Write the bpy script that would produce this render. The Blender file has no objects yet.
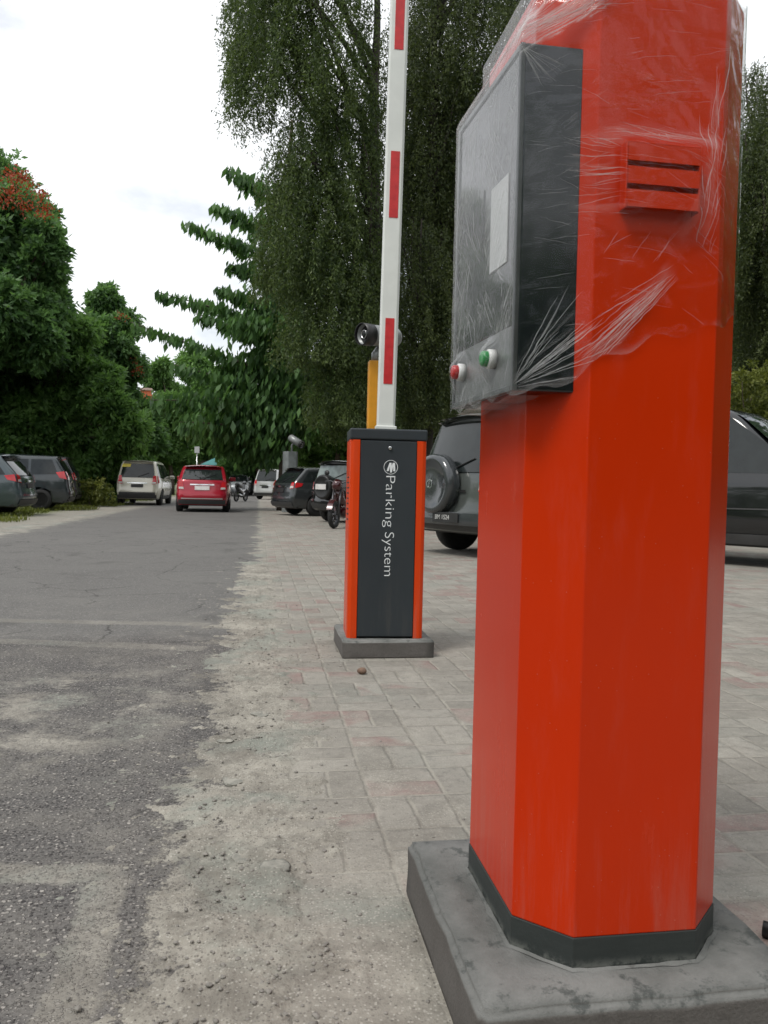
import bpy, bmesh, math, random
import numpy as np
from mathutils import Vector, Matrix, noise as mnoise
R = math.radians
random.seed(7); rng = np.random.default_rng(7)
sc = bpy.context.scene
COL = sc.collection

# ------------------------------------------------------------------ camera
CH = 0.892; YAW, PIT, ROL = R(8.887), R(-1.786), R(1.2756); FPX = 800.0
cf = Vector((math.sin(YAW)*math.cos(PIT), math.cos(YAW)*math.cos(PIT), math.sin(PIT)))
_r = cf.cross(Vector((0, 0, 1))).normalized(); _u = _r.cross(cf)
cr = math.cos(ROL)*_r + math.sin(ROL)*_u
cu = -math.sin(ROL)*_r + math.cos(ROL)*_u
cam = bpy.data.cameras.new('camera'); camo = bpy.data.objects.new('camera', cam); COL.objects.link(camo)
M = Matrix((cr, cu, -cf)).transposed().to_4x4(); M.translation = (0, 0, CH); camo.matrix_world = M
cam.sensor_width = 36; cam.lens = FPX/1024*36; cam.clip_start = .05; cam.clip_end = 2000
cam.dof.use_dof = True; cam.dof.focus_distance = 2.6; cam.dof.aperture_fstop = 13
sc.camera = camo
def at(x, y, Y):
    d = cf + cr*(x-384)/FPX - cu*(y-512)/FPX
    return Vector((0, 0, CH)) + d*(Y/d.y)

# ------------------------------------------------------------------ materials
class NT:
    def __init__(s, name):
        s.m = bpy.data.materials.new(name); s.m.use_nodes = True
        s.t = s.m.node_tree; s.t.nodes.clear()
        s.out = s.n('ShaderNodeOutputMaterial')
    def n(s, typ, **k):
        nd = s.t.nodes.new(typ)
        for a, b in k.items(): setattr(nd, a, b)
        return nd
    def put(s, sock, v):
        if isinstance(v, bpy.types.NodeSocket): s.t.links.new(v, sock)
        else:
            if sock.type == 'RGBA' and len(v) == 3: v = (*v, 1)
            sock.default_value = v
    def math(s, op, a, b=0.0, c=None, clamp=False):
        nd = s.n('ShaderNodeMath', operation=op, use_clamp=clamp)
        s.put(nd.inputs[0], a); s.put(nd.inputs[1], b)
        if c is not None: s.put(nd.inputs[2], c)
        return nd.outputs[0]
    def mix(s, f, a, b):
        nd = s.n('ShaderNodeMix', data_type='RGBA', clamp_factor=True)
        s.put(nd.inputs[0], f); s.put(nd.inputs[6], a); s.put(nd.inputs[7], b)
        return nd.outputs[2]
    def noise(s, vec, scale, detail=4, rough=.55, dist=0.0, col=False):
        nd = s.n('ShaderNodeTexNoise')
        if vec is not None: s.put(nd.inputs['Vector'], vec)
        nd.inputs['Scale'].default_value = scale; nd.inputs['Detail'].default_value = detail
        nd.inputs['Roughness'].default_value = rough; nd.inputs['Distortion'].default_value = dist
        return nd.outputs['Color' if col else 'Fac']
    def vor(s, vec, scale, out='Distance', feature='F1'):
        nd = s.n('ShaderNodeTexVoronoi', feature=feature)
        s.put(nd.inputs['Vector'], vec); nd.inputs['Scale'].default_value = scale
        return nd.outputs[out]
    def sm(s, x, a, b, lo=0.0, hi=1.0):
        nd = s.n('ShaderNodeMapRange', interpolation_type='SMOOTHSTEP')
        s.put(nd.inputs[0], x); s.put(nd.inputs[1], a); s.put(nd.inputs[2], b); s.put(nd.inputs[3], lo); s.put(nd.inputs[4], hi)
        return nd.outputs[0]
    def coord(s, which='Object'):
        return s.n('ShaderNodeTexCoord').outputs[which]
    def mapv(s, v, scale=(1, 1, 1), rot=(0, 0, 0), loc=(0, 0, 0)):
        nd = s.n('ShaderNodeMapping'); s.put(nd.inputs[0], v)
        nd.inputs['Scale'].default_value = scale; nd.inputs['Rotation'].default_value = rot; nd.inputs['Location'].default_value = loc
        return nd.outputs[0]
    def sep(s, v):
        nd = s.n('ShaderNodeSeparateXYZ'); s.put(nd.inputs[0], v); return nd.outputs
    def comb(s, x, y, z=0.0):
        nd = s.n('ShaderNodeCombineXYZ'); s.put(nd.inputs[0], x); s.put(nd.inputs[1], y); s.put(nd.inputs[2], z); return nd.outputs[0]
    def bump(s, h, strength=.5, dist=.01):
        nd = s.n('ShaderNodeBump'); s.put(nd.inputs['Height'], h)
        nd.inputs['Strength'].default_value = strength; nd.inputs['Distance'].default_value = dist
        return nd.outputs[0]
    def pbr(s, col, rough=.5, metal=0.0, normal=None, spec=None, coat=0.0, **k):
        nd = s.n('ShaderNodeBsdfPrincipled')
        s.put(nd.inputs['Base Color'], col); s.put(nd.inputs['Roughness'], rough); s.put(nd.inputs['Metallic'], metal)
        if normal is not None: s.put(nd.inputs['Normal'], normal)
        if spec is not None: s.put(nd.inputs['Specular IOR Level'], spec)
        if coat: nd.inputs['Coat Weight'].default_value = coat; nd.inputs['Coat Roughness'].default_value = .05
        for a, b in k.items(): s.put(nd.inputs[a.replace('_', ' ')], b)
        return nd.outputs[0]
    def done(s, sh):
        s.t.links.new(sh, s.out.inputs[0]); return s.m

def simple(name, col, rough=.5, metal=0.0, var=.12, scale=6, coat=0.0, bump=0.0, bscale=80, spec=None):
    t = NT(name); v = t.coord()
    n = t.noise(v, scale, 5, .6)
    f = t.sm(n, .3, .7)
    c = t.mix(f, [x*(1-var) for x in col], [min(1, x*(1+var)) for x in col])
    r = t.sm(n, .25, .75, max(.02, rough*.8), min(1, rough*1.2))
    nb = t.bump(t.noise(v, bscale, 4), bump, .004) if bump else None
    return t.done(t.pbr(c, r, metal, nb, spec, coat))

def leaf_mat(name, dark, light, trans=.35, rough=.5, spec=.35):
    t = NT(name)
    a = t.n('ShaderNodeAttribute', attribute_name='tint')
    c = t.mix(a.outputs['Fac'], dark, light)
    p = t.pbr(c, rough, spec=spec)
    tr = t.n('ShaderNodeBsdfTranslucent'); t.put(tr.inputs[0], t.mix(.5, c, [light[0]*1.2, light[1]*1.3, light[2]*.6]))
    mx = t.n('ShaderNodeMixShader'); mx.inputs[0].default_value = trans
    t.t.links.new(p, mx.inputs[1]); t.t.links.new(tr.outputs[0], mx.inputs[2])
    return t.done(mx.outputs[0])

# ---- the ground family shares one sandy dust so that the sheets run into each other
def dust_col(t, v):
    n = t.noise(v, 3.1, 8, .65); n2 = t.noise(v, 90, 4, .7)
    c = t.mix(t.sm(t.math('ADD', t.math('MULTIPLY', n, .6), t.math('MULTIPLY', t.noise(v, 17, 7, .72), .4)), .36, .64), (.178, .165, .141), (.352, .331, .285))
    g = t.noise(v, 1.7, 5, .6, .4)
    c = t.mix(t.math('MULTIPLY', t.sm(g, .50, .62), .6), c, (.21, .235, .205))      # greenish cement smears
    c = t.mix(t.math('MULTIPLY', t.sm(n2, .50, .72), .5), c, (.125, .112, .096))
    gv = t.n('ShaderNodeTexVoronoi', feature='F1'); t.put(gv.inputs['Vector'], v); gv.inputs['Scale'].default_value = 165; gr = t.sep(gv.outputs['Color']); gd = t.sm(gv.outputs['Distance'], .5, .3)
    c = t.mix(t.math('MULTIPLY', t.math('MULTIPLY', gd, t.math('GREATER_THAN', gr[0], .68)), .6), c, t.mix(gr[1], (.075, .068, .06), (.16, .148, .13))); c = t.mix(t.math('MULTIPLY', t.math('MULTIPLY', gd, t.math('GREATER_THAN', gr[2], .80)), .55), c, (.46, .44, .39))
    st = t.vor(v, 46, 'Distance'); c = t.mix(t.math('MULTIPLY', t.sm(st, .12, .07), t.sm(t.noise(v, 7, 3), .52, .62)), c, (.085, .08, .075))
    return c, n, n2

def ground_seg(t, X, Y, nz, x0, y0, x1, y1, w):
    # how far a point is inside a strip from (x0,y0) to (x1,y1), edge broken up by noise
    dx, dy = x1-x0, y1-y0; L = math.hypot(dx, dy); dx /= L; dy /= L
    px = t.math('SUBTRACT', X, x0); py = t.math('SUBTRACT', Y, y0)
    along = t.math('ADD', t.math('MULTIPLY', px, dx), t.math('MULTIPLY', py, dy))
    d = t.math('ABSOLUTE', t.math('SUBTRACT', t.math('MULTIPLY', py, dx), t.math('MULTIPLY', px, dy)))
    d = t.math('ADD', d, t.math('MULTIPLY', t.math('SUBTRACT', nz, .5), w*1.6))
    m = t.sm(d, w, w*.62)
    m = t.math('MULTIPLY', m, t.sm(along, -.03, .02))
    return t.math('MULTIPLY', m, t.sm(along, L+.03, L-.02))

def road_material():
    t = NT('asphalt_road'); v = t.coord(); o = t.sep(v); X, Y = o[0], o[1]
    dc, dn, dn2 = dust_col(t, v)
    big = t.noise(v, .9, 5, .6); mid = t.noise(v, 4, 6, .65); fine = t.noise(v, 34, 5, .7)
    # aggregate: coarse worn chippings near the gate, finer beyond the patched trench
    vd = t.n('ShaderNodeVectorMath', operation='ADD'); t.put(vd.inputs[0], v); t.put(vd.inputs[1], t.mapv(t.noise(v, 60, 3, col=True), (.012, .012, .012)))
    agg = t.mix(t.sm(t.noise(v, 160, 4, .75), .3, .72), (.058, .055, .053), (.150, .142, .134)); hst = None
    for scl, thr, ca, cb in ((86, .45, (.10, .092, .088), (.38, .355, .325)), (150, .50, (.07, .065, .066), (.30, .28, .26)), (100, .58, (.022, .020, .022), (.055, .050, .050))):
        st = t.n('ShaderNodeTexVoronoi', feature='F1'); t.put(st.inputs['Vector'], vd.outputs[0]); st.inputs['Scale'].default_value = scl
        stc = t.sep(st.outputs['Color'])
        on = t.math('MULTIPLY', t.math('GREATER_THAN', stc[0], thr), t.sm(st.outputs['Distance'], .46, .30))
        agg = t.mix(t.math('MULTIPLY', on, .9), agg, t.mix(stc[1], ca, cb)); hst = on if hst is None else t.math('MAXIMUM', hst, on)
    fin = t.mix(t.sm(t.noise(v, 140, 4, .8), .3, .72), (.062, .060, .057), (.190, .182, .172))
    vf = t.n('ShaderNodeTexVoronoi', feature='F1'); t.put(vf.inputs['Vector'], vd.outputs[0]); vf.inputs['Scale'].default_value = 60
    fin = t.mix(t.math('MULTIPLY', t.math('GREATER_THAN', t.sep(vf.outputs['Color'])[0], .62), t.sm(vf.outputs['Distance'], .5, .25, 0, .7)), fin, t.mix(t.sep(vf.outputs['Color'])[1], (.05, .048, .047), (.29, .28, .265)))
    fin = t.mix(t.math('MULTIPLY', t.sm(big, .38, .68), .5), fin, (.145, .140, .131))
    cut = t.sm(t.math('ADD', Y, t.math('MULTIPLY', mid, .4)), 4.7, 5.1)
    c = t.mix(cut, agg, fin)
    tone = t.noise(v, 1.6, 5, .6, .5); c = t.mix(t.math('MULTIPLY', t.sm(tone, .45, .30), .45), c, (.055, .052, .050))
    ck = t.n('ShaderNodeTexVoronoi', feature='DISTANCE_TO_EDGE'); t.put(ck.inputs['Vector'], t.mix(.16, v, t.noise(v, 3, 5, .7, col=True))); ck.inputs['Scale'].default_value = 1.5
    crk = t.math('MULTIPLY', t.sm(ck.outputs['Distance'], .011, .003), t.sm(t.noise(v, .8, 3), .47, .55)); c = t.mix(t.math('MULTIPLY', crk, .75), c, (.03, .028, .027))
    # lighter dusty film over the worn part
    near = t.sm(Y, 7.5, 2.0)
    film = t.math('MULTIPLY', t.sm(t.math('ADD', t.math('MULTIPLY', big, .55), t.math('MULTIPLY', mid, .45)), .42, .68), t.math('MULTIPLY', near, .62))
    c = t.mix(film, c, (.27, .252, .22))
    # sand drifted over the right edge
    e = t.math('ADD', X, t.math('ADD', t.math('MULTIPLY', t.math('SUBTRACT', mid, .5), .75), t.math('MULTIPLY', t.math('SUBTRACT', big, .5), .55)))
    e = t.math('ADD', e, t.math('MULTIPLY', t.math('SUBTRACT', fine, .5), .22))
    e = t.math('SUBTRACT', e, t.sm(Y, 5.0, 6.6, 0, .17)); e = t.math('ADD', e, t.math('MULTIPLY', t.math('SUBTRACT', t.noise(v, 130, 3, .8), .5), .28))
    sand = t.sm(e, -.225, -.165)
    # sand patches at the trench
    ex = t.math('MULTIPLY', t.math('ADD', X, .75), 1.5); ey = t.math('SUBTRACT', Y, 3.25)
    rr = t.math('SQRT', t.math('ADD', t.math('MULTIPLY', ex, ex), t.math('MULTIPLY', t.math('MULTIPLY', ey, ey), .9)))
    pt = t.math('MULTIPLY', t.sm(rr, 1.0, .25), t.sm(t.math('ADD', mid, t.math('MULTIPLY', fine, .35)), .60, .82))
    sand = t.math('MAXIMUM', sand, t.math('MULTIPLY', pt, .9))
    # left shoulder sand
    e2 = t.math('ADD', X, t.math('MULTIPLY', t.math('SUBTRACT', mid, .5), 1.6))
    sand = t.math('MAXIMUM', sand, t.sm(e2, -3.75, -4.2))
    # filled cuts
    nz = t.noise(v, 9, 5, .65)
    for s in ((-1.3, 2.02, -.30, 1.868, .052), (-.322, 1.86, -.30, 1.05, .058), (-.20, 1.53, .14, 1.44, .022)):
        sand = t.math('MAXIMUM', sand, t.math('MULTIPLY', ground_seg(t, X, Y, nz, *s), .68))
    for s in ((-4.3, 5.72, -.30, 5.16, .075), (-4.3, 5.38, -.28, 4.40, .085)):
        sand = t.math('MAXIMUM', sand, t.math('MULTIPLY', ground_seg(t, X, Y, nz, *s), .42))
    sand = t.math('MULTIPLY', sand, t.math('SUBTRACT', 1, t.math('MULTIPLY', t.math('MULTIPLY', hst, t.math('SUBTRACT', 1, cut)), .35)))
    sand = t.math('MULTIPLY', sand, t.sm(fine, .12, .42, .55, 1))
    c = t.mix(sand, c, dc)
    h = t.math('ADD', t.math('MULTIPLY', t.math('MULTIPLY', t.math('MULTIPLY', hst, t.math('SUBTRACT', 1, cut)), .55), t.math('SUBTRACT', 1.0, t.math('MULTIPLY', sand, .8))), t.math('MULTIPLY', mid, .9))
    h = t.math('ADD', h, t.math('MULTIPLY', fine, .45))
    h = t.math('ADD', h, t.math('MULTIPLY', t.math('MULTIPLY', sand, dn2), .25))
    return t.done(t.pbr(c, .88, normal=t.bump(h, .8, .012), spec=.3))

def paver_material():
    t = NT('dusty_block_paving'); v = t.coord(); o = t.sep(v); X, Y = o[0], o[1]
    S = .222
    wob = t.noise(v, 5, 3, col=True); ws = t.sep(wob)
    Xw = t.math('ADD', X, t.math('MULTIPLY', t.math('SUBTRACT', ws[0], .5), .022)); Yw = t.math('ADD', Y, t.math('MULTIPLY', t.math('SUBTRACT', ws[1], .5), .022))
    u = t.math('DIVIDE', t.math('SUBTRACT', Xw, .108), S); w = t.math('DIVIDE', t.math('SUBTRACT', Yw, .03), S)
    cu_, cw = t.math('FLOOR', u), t.math('FLOOR', w)
    fu, fw = t.math('SUBTRACT', u, cu_), t.math('SUBTRACT', w, cw)
    par = t.math('MODULO', t.math('ADD', t.math('ADD', cu_, cw), 2000), 2.0)
    par = t.math('GREATER_THAN', par, .5)
    def lerp(a, b): return t.math('ADD', t.math('MULTIPLY', t.math('SUBTRACT', 1, par), a), t.math('MULTIPLY', par, b))
    a = lerp(fu, fw)                              # the axis that is split in two
    half = t.math('FLOOR', t.math('MULTIPLY', a, 2)); fa = t.math('FRACT', t.math('MULTIPLY', a, 2)); fb = lerp(fw, fu)
    ea = t.math('MULTIPLY', t.math('MINIMUM', fa, t.math('SUBTRACT', 1, fa)), .5)
    eb = t.math('MINIMUM', fb, t.math('SUBTRACT', 1, fb))
    ed = t.math('MULTIPLY', t.math('MINIMUM', ea, eb), S)     # metres to the joint
    wn = t.n('ShaderNodeTexWhiteNoise', noise_dimensions='3D'); t.put(wn.inputs[0], t.comb(cu_, cw, half))
    idc = t.sep(wn.outputs['Color'])
    n = t.noise(v, 6, 7, .65); n2 = t.noise(v, 60, 5, .7); big = t.noise(v, .6, 4, .6)
    base = t.mix(idc[0], (.195, .182, .160), (.29, .272, .240))
    rx = t.math('SUBTRACT', X, .24); ry = t.math('MULTIPLY', t.math('SUBTRACT', Y, 3.25), .8); rcl = t.math('ADD', t.noise(v, 1.3, 2, .5), t.sm(t.math('SQRT', t.math('ADD', t.math('MULTIPLY', rx, rx), t.math('MULTIPLY', ry, ry))), .38, .12, 0, .28))
    red = t.math('MULTIPLY', t.sm(t.math('ADD', idc[1], t.math('MULTIPLY', t.math('SUBTRACT', rcl, .5), 1.5)), .78, .84), t.sm(n, .30, .62, 1, .5))
    base = t.mix(t.math('MULTIPLY', red, .9), base, (.225, .135, .125))
    base = t.mix(t.math('MULTIPLY', t.sm(n2, .5, .75), .45), base, (.15, .135, .12))
    n5 = t.noise(v, 20, 7, .72); base = t.mix(t.math('MULTIPLY', t.sm(n5, .50, .66), .55), base, (.125, .115, .105)); base = t.mix(t.math('MULTIPLY', t.sm(n5, .46, .32), .45), base, (.36, .34, .30))
    spk = t.vor(v, 75, 'Distance'); base = t.mix(t.math('MULTIPLY', t.sm(spk, .16, .08), .6), base, (.08, .075, .07))
    dc, dn, dn2 = dust_col(t, v)
    jn = t.math('ADD', ed, t.math('MULTIPLY', t.math('SUBTRACT', n2, .5), .004))
    joint = t.sm(jn, .0085, .0035)
    jc = t.mix(t.sm(n, .42, .6), (.33, .31, .265), (.145, .13, .11))
    c = t.mix(t.math('MULTIPLY', joint, .6), base, jc)
    cover = t.math('ADD', t.math('MULTIPLY', n, .6), t.math('MULTIPLY', big, .4))
    ex = t.math('ADD', X, t.math('MULTIPLY', t.math('SUBTRACT', n, .5), .5))
    near = t.math('MULTIPLY', t.sm(Y, 2.5, 1.35), t.sm(X, 1.0, .3))
    edge = t.math('MAXIMUM', t.sm(ex, .17, .04), t.math('MULTIPLY', near, .9))
    cov = t.math('MAXIMUM', edge, t.sm(cover, .42, .68, 0.18, .82))
    c = t.mix(cov, c, dc)
    h = t.math('MULTIPLY', t.sm(jn, .002, .012), t.math('SUBTRACT', 1, t.math('MULTIPLY', cov, .85)))
    h = t.math('ADD', h, t.math('ADD', t.math('MULTIPLY', n, .9), t.math('ADD', t.math('MULTIPLY', n2, .55), t.math('MULTIPLY', t.noise(v, 130, 4, .75), .35))))
    return t.done(t.pbr(c, .9, normal=t.bump(h, .8, .008), spec=.25))

def earth_material():
    t = NT('grassy_earth'); v = t.coord(); n = t.noise(v, .5, 6, .65); n2 = t.noise(v, 14, 5, .7)
    g = t.mix(n2, (.035, .055, .015), (.10, .12, .04))
    e = t.mix(n2, (.10, .085, .06), (.20, .175, .13))
    return t.done(t.pbr(t.mix(t.sm(n, .5, .66), g, e), .95, normal=t.bump(n2, .8, .05)))

def shoulder_material():
    t = NT('sandy_gravel'); v = t.coord(); o = t.sep(v); n = t.noise(v, 1.2, 6, .65); n2 = t.noise(v, 40, 5, .8)
    c = t.mix(n2, (.16, .15, .125), (.37, .35, .30))
    g = t.mix(n2, (.06, .085, .02), (.16, .175, .06))
    e = t.math('ADD', o[0], t.math('MULTIPLY', t.math('SUBTRACT', n, .5), 2.4))
    return t.done(t.pbr(t.mix(t.sm(e, -5.2, -6.1), c, g), .95, normal=t.bump(n2, .8, .03)))

def concrete_material(name, base=.24):
    t = NT(name); v = t.coord()
    n = t.noise(v, 4, 7, .65); n2 = t.noise(v, 22, 6, .7); n3 = t.noise(v, 160, 4, .7)
    c = t.mix(t.sm(n, .3, .68), (base*.62, base*.64, base*.60), (base*1.3, base*1.3, base*1.24))
    c = t.mix(t.math('MULTIPLY', t.sm(n2, .53, .66), .8), c, (base*.32, base*.36, base*.34))
    c = t.mix(t.math('MULTIPLY', t.sm(n3, .55, .8), .3), c, (base*.5, base*.48, base*.46))
    sp = t.vor(v, 19, 'Distance'); c = t.mix(t.math('MULTIPLY', t.sm(sp, .17, .1), .5), c, (base*.42, base*.40, base*.36))
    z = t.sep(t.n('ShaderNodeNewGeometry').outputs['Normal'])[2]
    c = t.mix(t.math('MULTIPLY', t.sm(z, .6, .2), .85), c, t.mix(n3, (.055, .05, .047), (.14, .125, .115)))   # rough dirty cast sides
    h = t.math('ADD', t.math('MULTIPLY', n, 1.0), t.math('MULTIPLY', n3, .35))
    return t.done(t.pbr(c, .78, normal=t.bump(h, .6, .01), spec=.35))

def paint_material(name, col, rough=.28, coat=.25, dirt=(.30, .24, .2)):
    t = NT(name); v = t.coord()
    n = t.noise(v, 3, 4, .6); n2 = t.noise(v, 240, 3, .6); n3 = t.noise(t.mapv(v, (12, 12, 1.2)), 2, 6, .7)
    c = t.mix(n, [x*.93 for x in col], [min(1, x*1.05) for x in col])
    z = t.sep(v)[2]
    low = t.math('MULTIPLY', t.sm(z, .5, .0), t.sm(n3, .45, .72))
    c = t.mix(t.math('MULTIPLY', low, .24), c, dirt)
    sp = t.vor(v, 60, 'Distance'); c = t.mix(t.math('MULTIPLY', t.sm(sp, .07, .03), .35), c, dirt)
    du = t.noise(t.mapv(v, (5, 5, 1.1)), 3, 7, .7); c = t.mix(t.math('MULTIPLY', t.sm(du, .50, .75), .05), c, dirt)
    r = t.math('ADD', t.sm(n, .3, .7, rough*.8, rough*1.2), t.sm(du, .45, .7, 0, .06))
    return t.done(t.pbr(c, r, normal=t.bump(t.math('ADD', n2, t.math('MULTIPLY', n, 3)), .035, .01), coat=coat, spec=.22))

def film_material():
    # clear stretch film: see-through, glossy, with white stress creases
    t = NT('stretch_film'); uv = t.coord('UV'); o = t.sep(uv); U, V = o[0], o[1]      # metres round the post, metres up
    def crease(rot, sx, sy, sc_, w, seed):
        q = t.mapv(uv, (1, 1, 1), (0, 0, rot), (seed, seed*.7, 0)); q = t.mapv(q, (sx, sy, 1))
        nz = t.noise(q, sc_, 3, .6, .25)
        return t.sm(t.math('ABSOLUTE', t.math('SUBTRACT', nz, .5)), w, w*.15)
    reg = t.noise(uv, 7, 4, .6); reg2 = t.noise(t.mapv(uv, loc=(3, 1, 0)), 5, 4, .6)
    a = t.math('MULTIPLY', crease(R(8), 2.2, 26, 3.2, .020, 1.3), t.sm(reg, .50, .72))
    b = t.math('MULTIPLY', crease(R(-38), 1.6, 30, 3.0, .018, 4.1), t.sm(reg2, .54, .74))
    c_ = t.math('MULTIPLY', crease(R(25), 2.5, 34, 3.4, .016, 7.7), t.sm(reg2, .46, .32))
    # fan of pulled folds from the lower near corner of the box
    u0, v0 = .312, 1.052
    du = t.math('SUBTRACT', U, u0); dv = t.math('SUBTRACT', V, v0)
    ang = t.math('ARCTAN2', dv, du); rad = t.math('SQRT', t.math('ADD', t.math('MULTIPLY', du, du), t.math('MULTIPLY', dv, dv)))
    fn = t.noise(t.comb(t.math('MULTIPLY', ang, 10), t.math('MULTIPLY', rad, 2), .3), 2.6, 3, .65)
    fan = t.math('MULTIPLY', t.sm(fn, .53, .66), t.math('MULTIPLY', t.sm(rad, .22, .03), t.sm(ang, 1.15, .75)))
    fan = t.math('MULTIPLY', fan, t.sm(ang, -.1, .12))
    # fan round the vent and its left side
    u1, v1 = .395, 1.385
    du1 = t.math('SUBTRACT', U, u1); dv1 = t.math('SUBTRACT', V, v1)
    ang1 = t.math('ARCTAN2', dv1, du1); rad1 = t.math('SQRT', t.math('ADD', t.math('MULTIPLY', du1, du1), t.math('MULTIPLY', dv1, dv1)))
    fn1 = t.noise(t.comb(t.math('MULTIPLY', dv1, 46), t.math('MULTIPLY', du1, 5), 1.7), 1.6, 3, .6)
    fan1 = t.math('MULTIPLY', t.sm(fn1, .5, .66), t.math('MULTIPLY', t.sm(U, .40, .435), t.sm(U, .565, .51)))
    fan1 = t.math('MULTIPLY', fan1, t.math('MULTIPLY', t.sm(V, 1.30, 1.34), t.sm(V, 1.47, 1.44)))
    # one long diagonal pulled fold on the front face and a gathered edge by the right arris
    def fold(x0, y0, x1, y1, w, k):
        nz = t.noise(uv, 24, 4, .6)
        nn = t.noise(t.mapv(uv, (1, 1, 1), (0, 0, -math.atan2(y1-y0, x1-x0))), 1.0)
        q = t.mapv(t.mapv(uv, (1, 1, 1), (0, 0, -math.atan2(y1-y0, x1-x0))), (9, 260, 1))
        return t.math('MULTIPLY', ground_seg(t, U, V, nz, x0, y0, x1, y1, w), t.sm(t.noise(q, 1, 3, .6), .35, .7, .1, k))
    f1 = fold(.445, 1.075, .575, 1.24, .016, .75); f2 = fold(.635, 1.31, .655, 1.52, .012, .6); f3 = fold(.60, 1.30, .655, 1.44, .014, .5)
    f4 = fold(.315, 1.585, .47, 1.685, .03, .85); f5 = fold(.30, 1.60, .36, 1.70, .022, .9); f6 = fold(.46, 1.452, .64, 1.445, .010, .7)
    lo = t.math('MULTIPLY', t.n('ShaderNodeAttribute', attribute_name='hem').outputs['Fac'], t.sm(reg, .45, .62, .0, .35))
    side = t.math('MULTIPLY', t.sm(U, .318, .33), t.sm(U, .45, .42)); calm = t.math('SUBTRACT', 1, t.math('MULTIPLY', side, .75))
    w = t.math('MULTIPLY', t.math('MULTIPLY', a, .24), calm)
    for q in (t.math('MULTIPLY', b, .20), t.math('MULTIPLY', t.math('MULTIPLY', c_, .18), calm), t.math('MULTIPLY', fan, .25), t.math('MULTIPLY', fan1, .10), t.math('MULTIPLY', f1, .35), t.math('MULTIPLY', f2, .3), t.math('MULTIPLY', f3, .3), t.math('MULTIPLY', f4, .6), t.math('MULTIPLY', f5, .6), t.math('MULTIPLY', f6, .15), t.math('MULTIPLY', lo, .6)): w = t.math('MAXIMUM', w, q)
    # scratchy haze on the sheet stretched over the box front
    box = t.sm(U, .335, .315)
    scr = t.math('MULTIPLY', crease(R(-52), 2.0, 60, 3.2, .035, 2.2), t.sm(t.noise(uv, 11, 4, .6), .40, .62))
    w = t.math('MAXIMUM', w, t.math('MULTIPLY', t.math('MULTIPLY', scr, .5), box))
    haze = t.math('MULTIPLY', box, t.sm(t.noise(t.mapv(uv, (1, 1, 1), (0, 0, R(-50))), 6, 5, .65), .30, .72, .03, .26))
    haze = t.math('MULTIPLY', t.math('MULTIPLY', haze, .5), t.sm(t.math('SUBTRACT', V, t.math('MULTIPLY', U, .55)), 1.10, 1.34, .35, 1.5))
    w = t.math('MAXIMUM', w, haze)
    w = t.math('MINIMUM', w, .9)
    streak = t.noise(t.mapv(t.mapv(uv, (1, 1, 1), (0, 0, R(-52))), (4, 60, 1)), 2.2, 4, .65)
    swirl = t.noise(t.mapv(t.mapv(uv, (1, 1, 1), (0, 0, R(-8))), (2.5, 8, 1)), 1.6, 2, .4, 1.2)
    hb = t.math('ADD', t.math('MULTIPLY', swirl, t.math('SUBTRACT', 1.15, box)), t.math('MULTIPLY', t.math('ADD', t.math('MULTIPLY', streak, box), t.math('MULTIPLY', w, .8)), .35))
    nb = t.bump(hb, .30, .010)
    tr = t.n('ShaderNodeBsdfTransparent'); tr.inputs[0].default_value = (.985, .985, .985, 1)
    gl = t.n('ShaderNodeBsdfGlossy'); gl.inputs['Roughness'].default_value = .07; t.put(gl.inputs['Normal'], nb)
    gm = t.n('ShaderNodeNewGeometry'); dt = t.n('ShaderNodeVectorMath', operation='DOT_PRODUCT'); t.put(dt.inputs[0], gm.outputs['Incoming']); t.put(dt.inputs[1], gm.outputs['Normal'])
    fres = t.math('ADD', t.math('MULTIPLY', t.math('POWER', t.math('SUBTRACT', 1, t.math('ABSOLUTE', dt.outputs['Value'])), 5), .9), .022)   # same from both sides: a thin sheet
    m1 = t.n('ShaderNodeMixShader'); t.put(m1.inputs[0], fres); t.t.links.new(tr.outputs[0], m1.inputs[1]); t.t.links.new(gl.outputs[0], m1.inputs[2])
    df = t.n('ShaderNodeBsdfDiffuse'); df.inputs[0].default_value = (.82, .83, .83, 1)
    tl = t.n('ShaderNodeBsdfTranslucent'); tl.inputs[0].default_value = (.8, .8, .8, 1)
    m2 = t.n('ShaderNodeMixShader'); m2.inputs[0].default_value = .4; t.t.links.new(df.outputs[0], m2.inputs[1]); t.t.links.new(tl.outputs[0], m2.inputs[2])
    m3 = t.n('ShaderNodeMixShader'); t.put(m3.inputs[0], w); t.t.links.new(m1.outputs[0], m3.inputs[1]); t.t.links.new(m2.outputs[0], m3.inputs[2])
    return t.done(m3.outputs[0])

MT = {}
MT['orange'] = paint_material('orange_powder_coat', (.52, .0275, .0018), .20, .0)
MT['orange2'] = paint_material('orange_trim_paint', (.62, .050, .005), .34, .0)
MT['charcoal'] = paint_material('charcoal_paint', (.034, .041, .046), .42, .05, (.1, .09, .08))
MT['band'] = simple('black_base_band', (.022, .026, .024), .5, var=.35, scale=14, bump=.2)
t_ = NT('scuffed_black_band'); v_ = t_.coord(); z_ = t_.sep(v_)[2]; n_ = t_.noise(v_, 26, 6, .7); n2_ = t_.noise(t_.mapv(v_, (8, 8, 40)), 2, 5, .7)
low_ = t_.math('MULTIPLY', t_.sm(t_.math('ADD', z_, t_.math('MULTIPLY', t_.math('SUBTRACT', n_, .5), .05)), .142, .122), t_.sm(n_, .42, .6))
c_ = t_.mix(n2_, (.016, .021, .020), (.036, .042, .040)); c_ = t_.mix(t_.math('MULTIPLY', low_, .8), c_, (.20, .205, .185))
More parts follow.
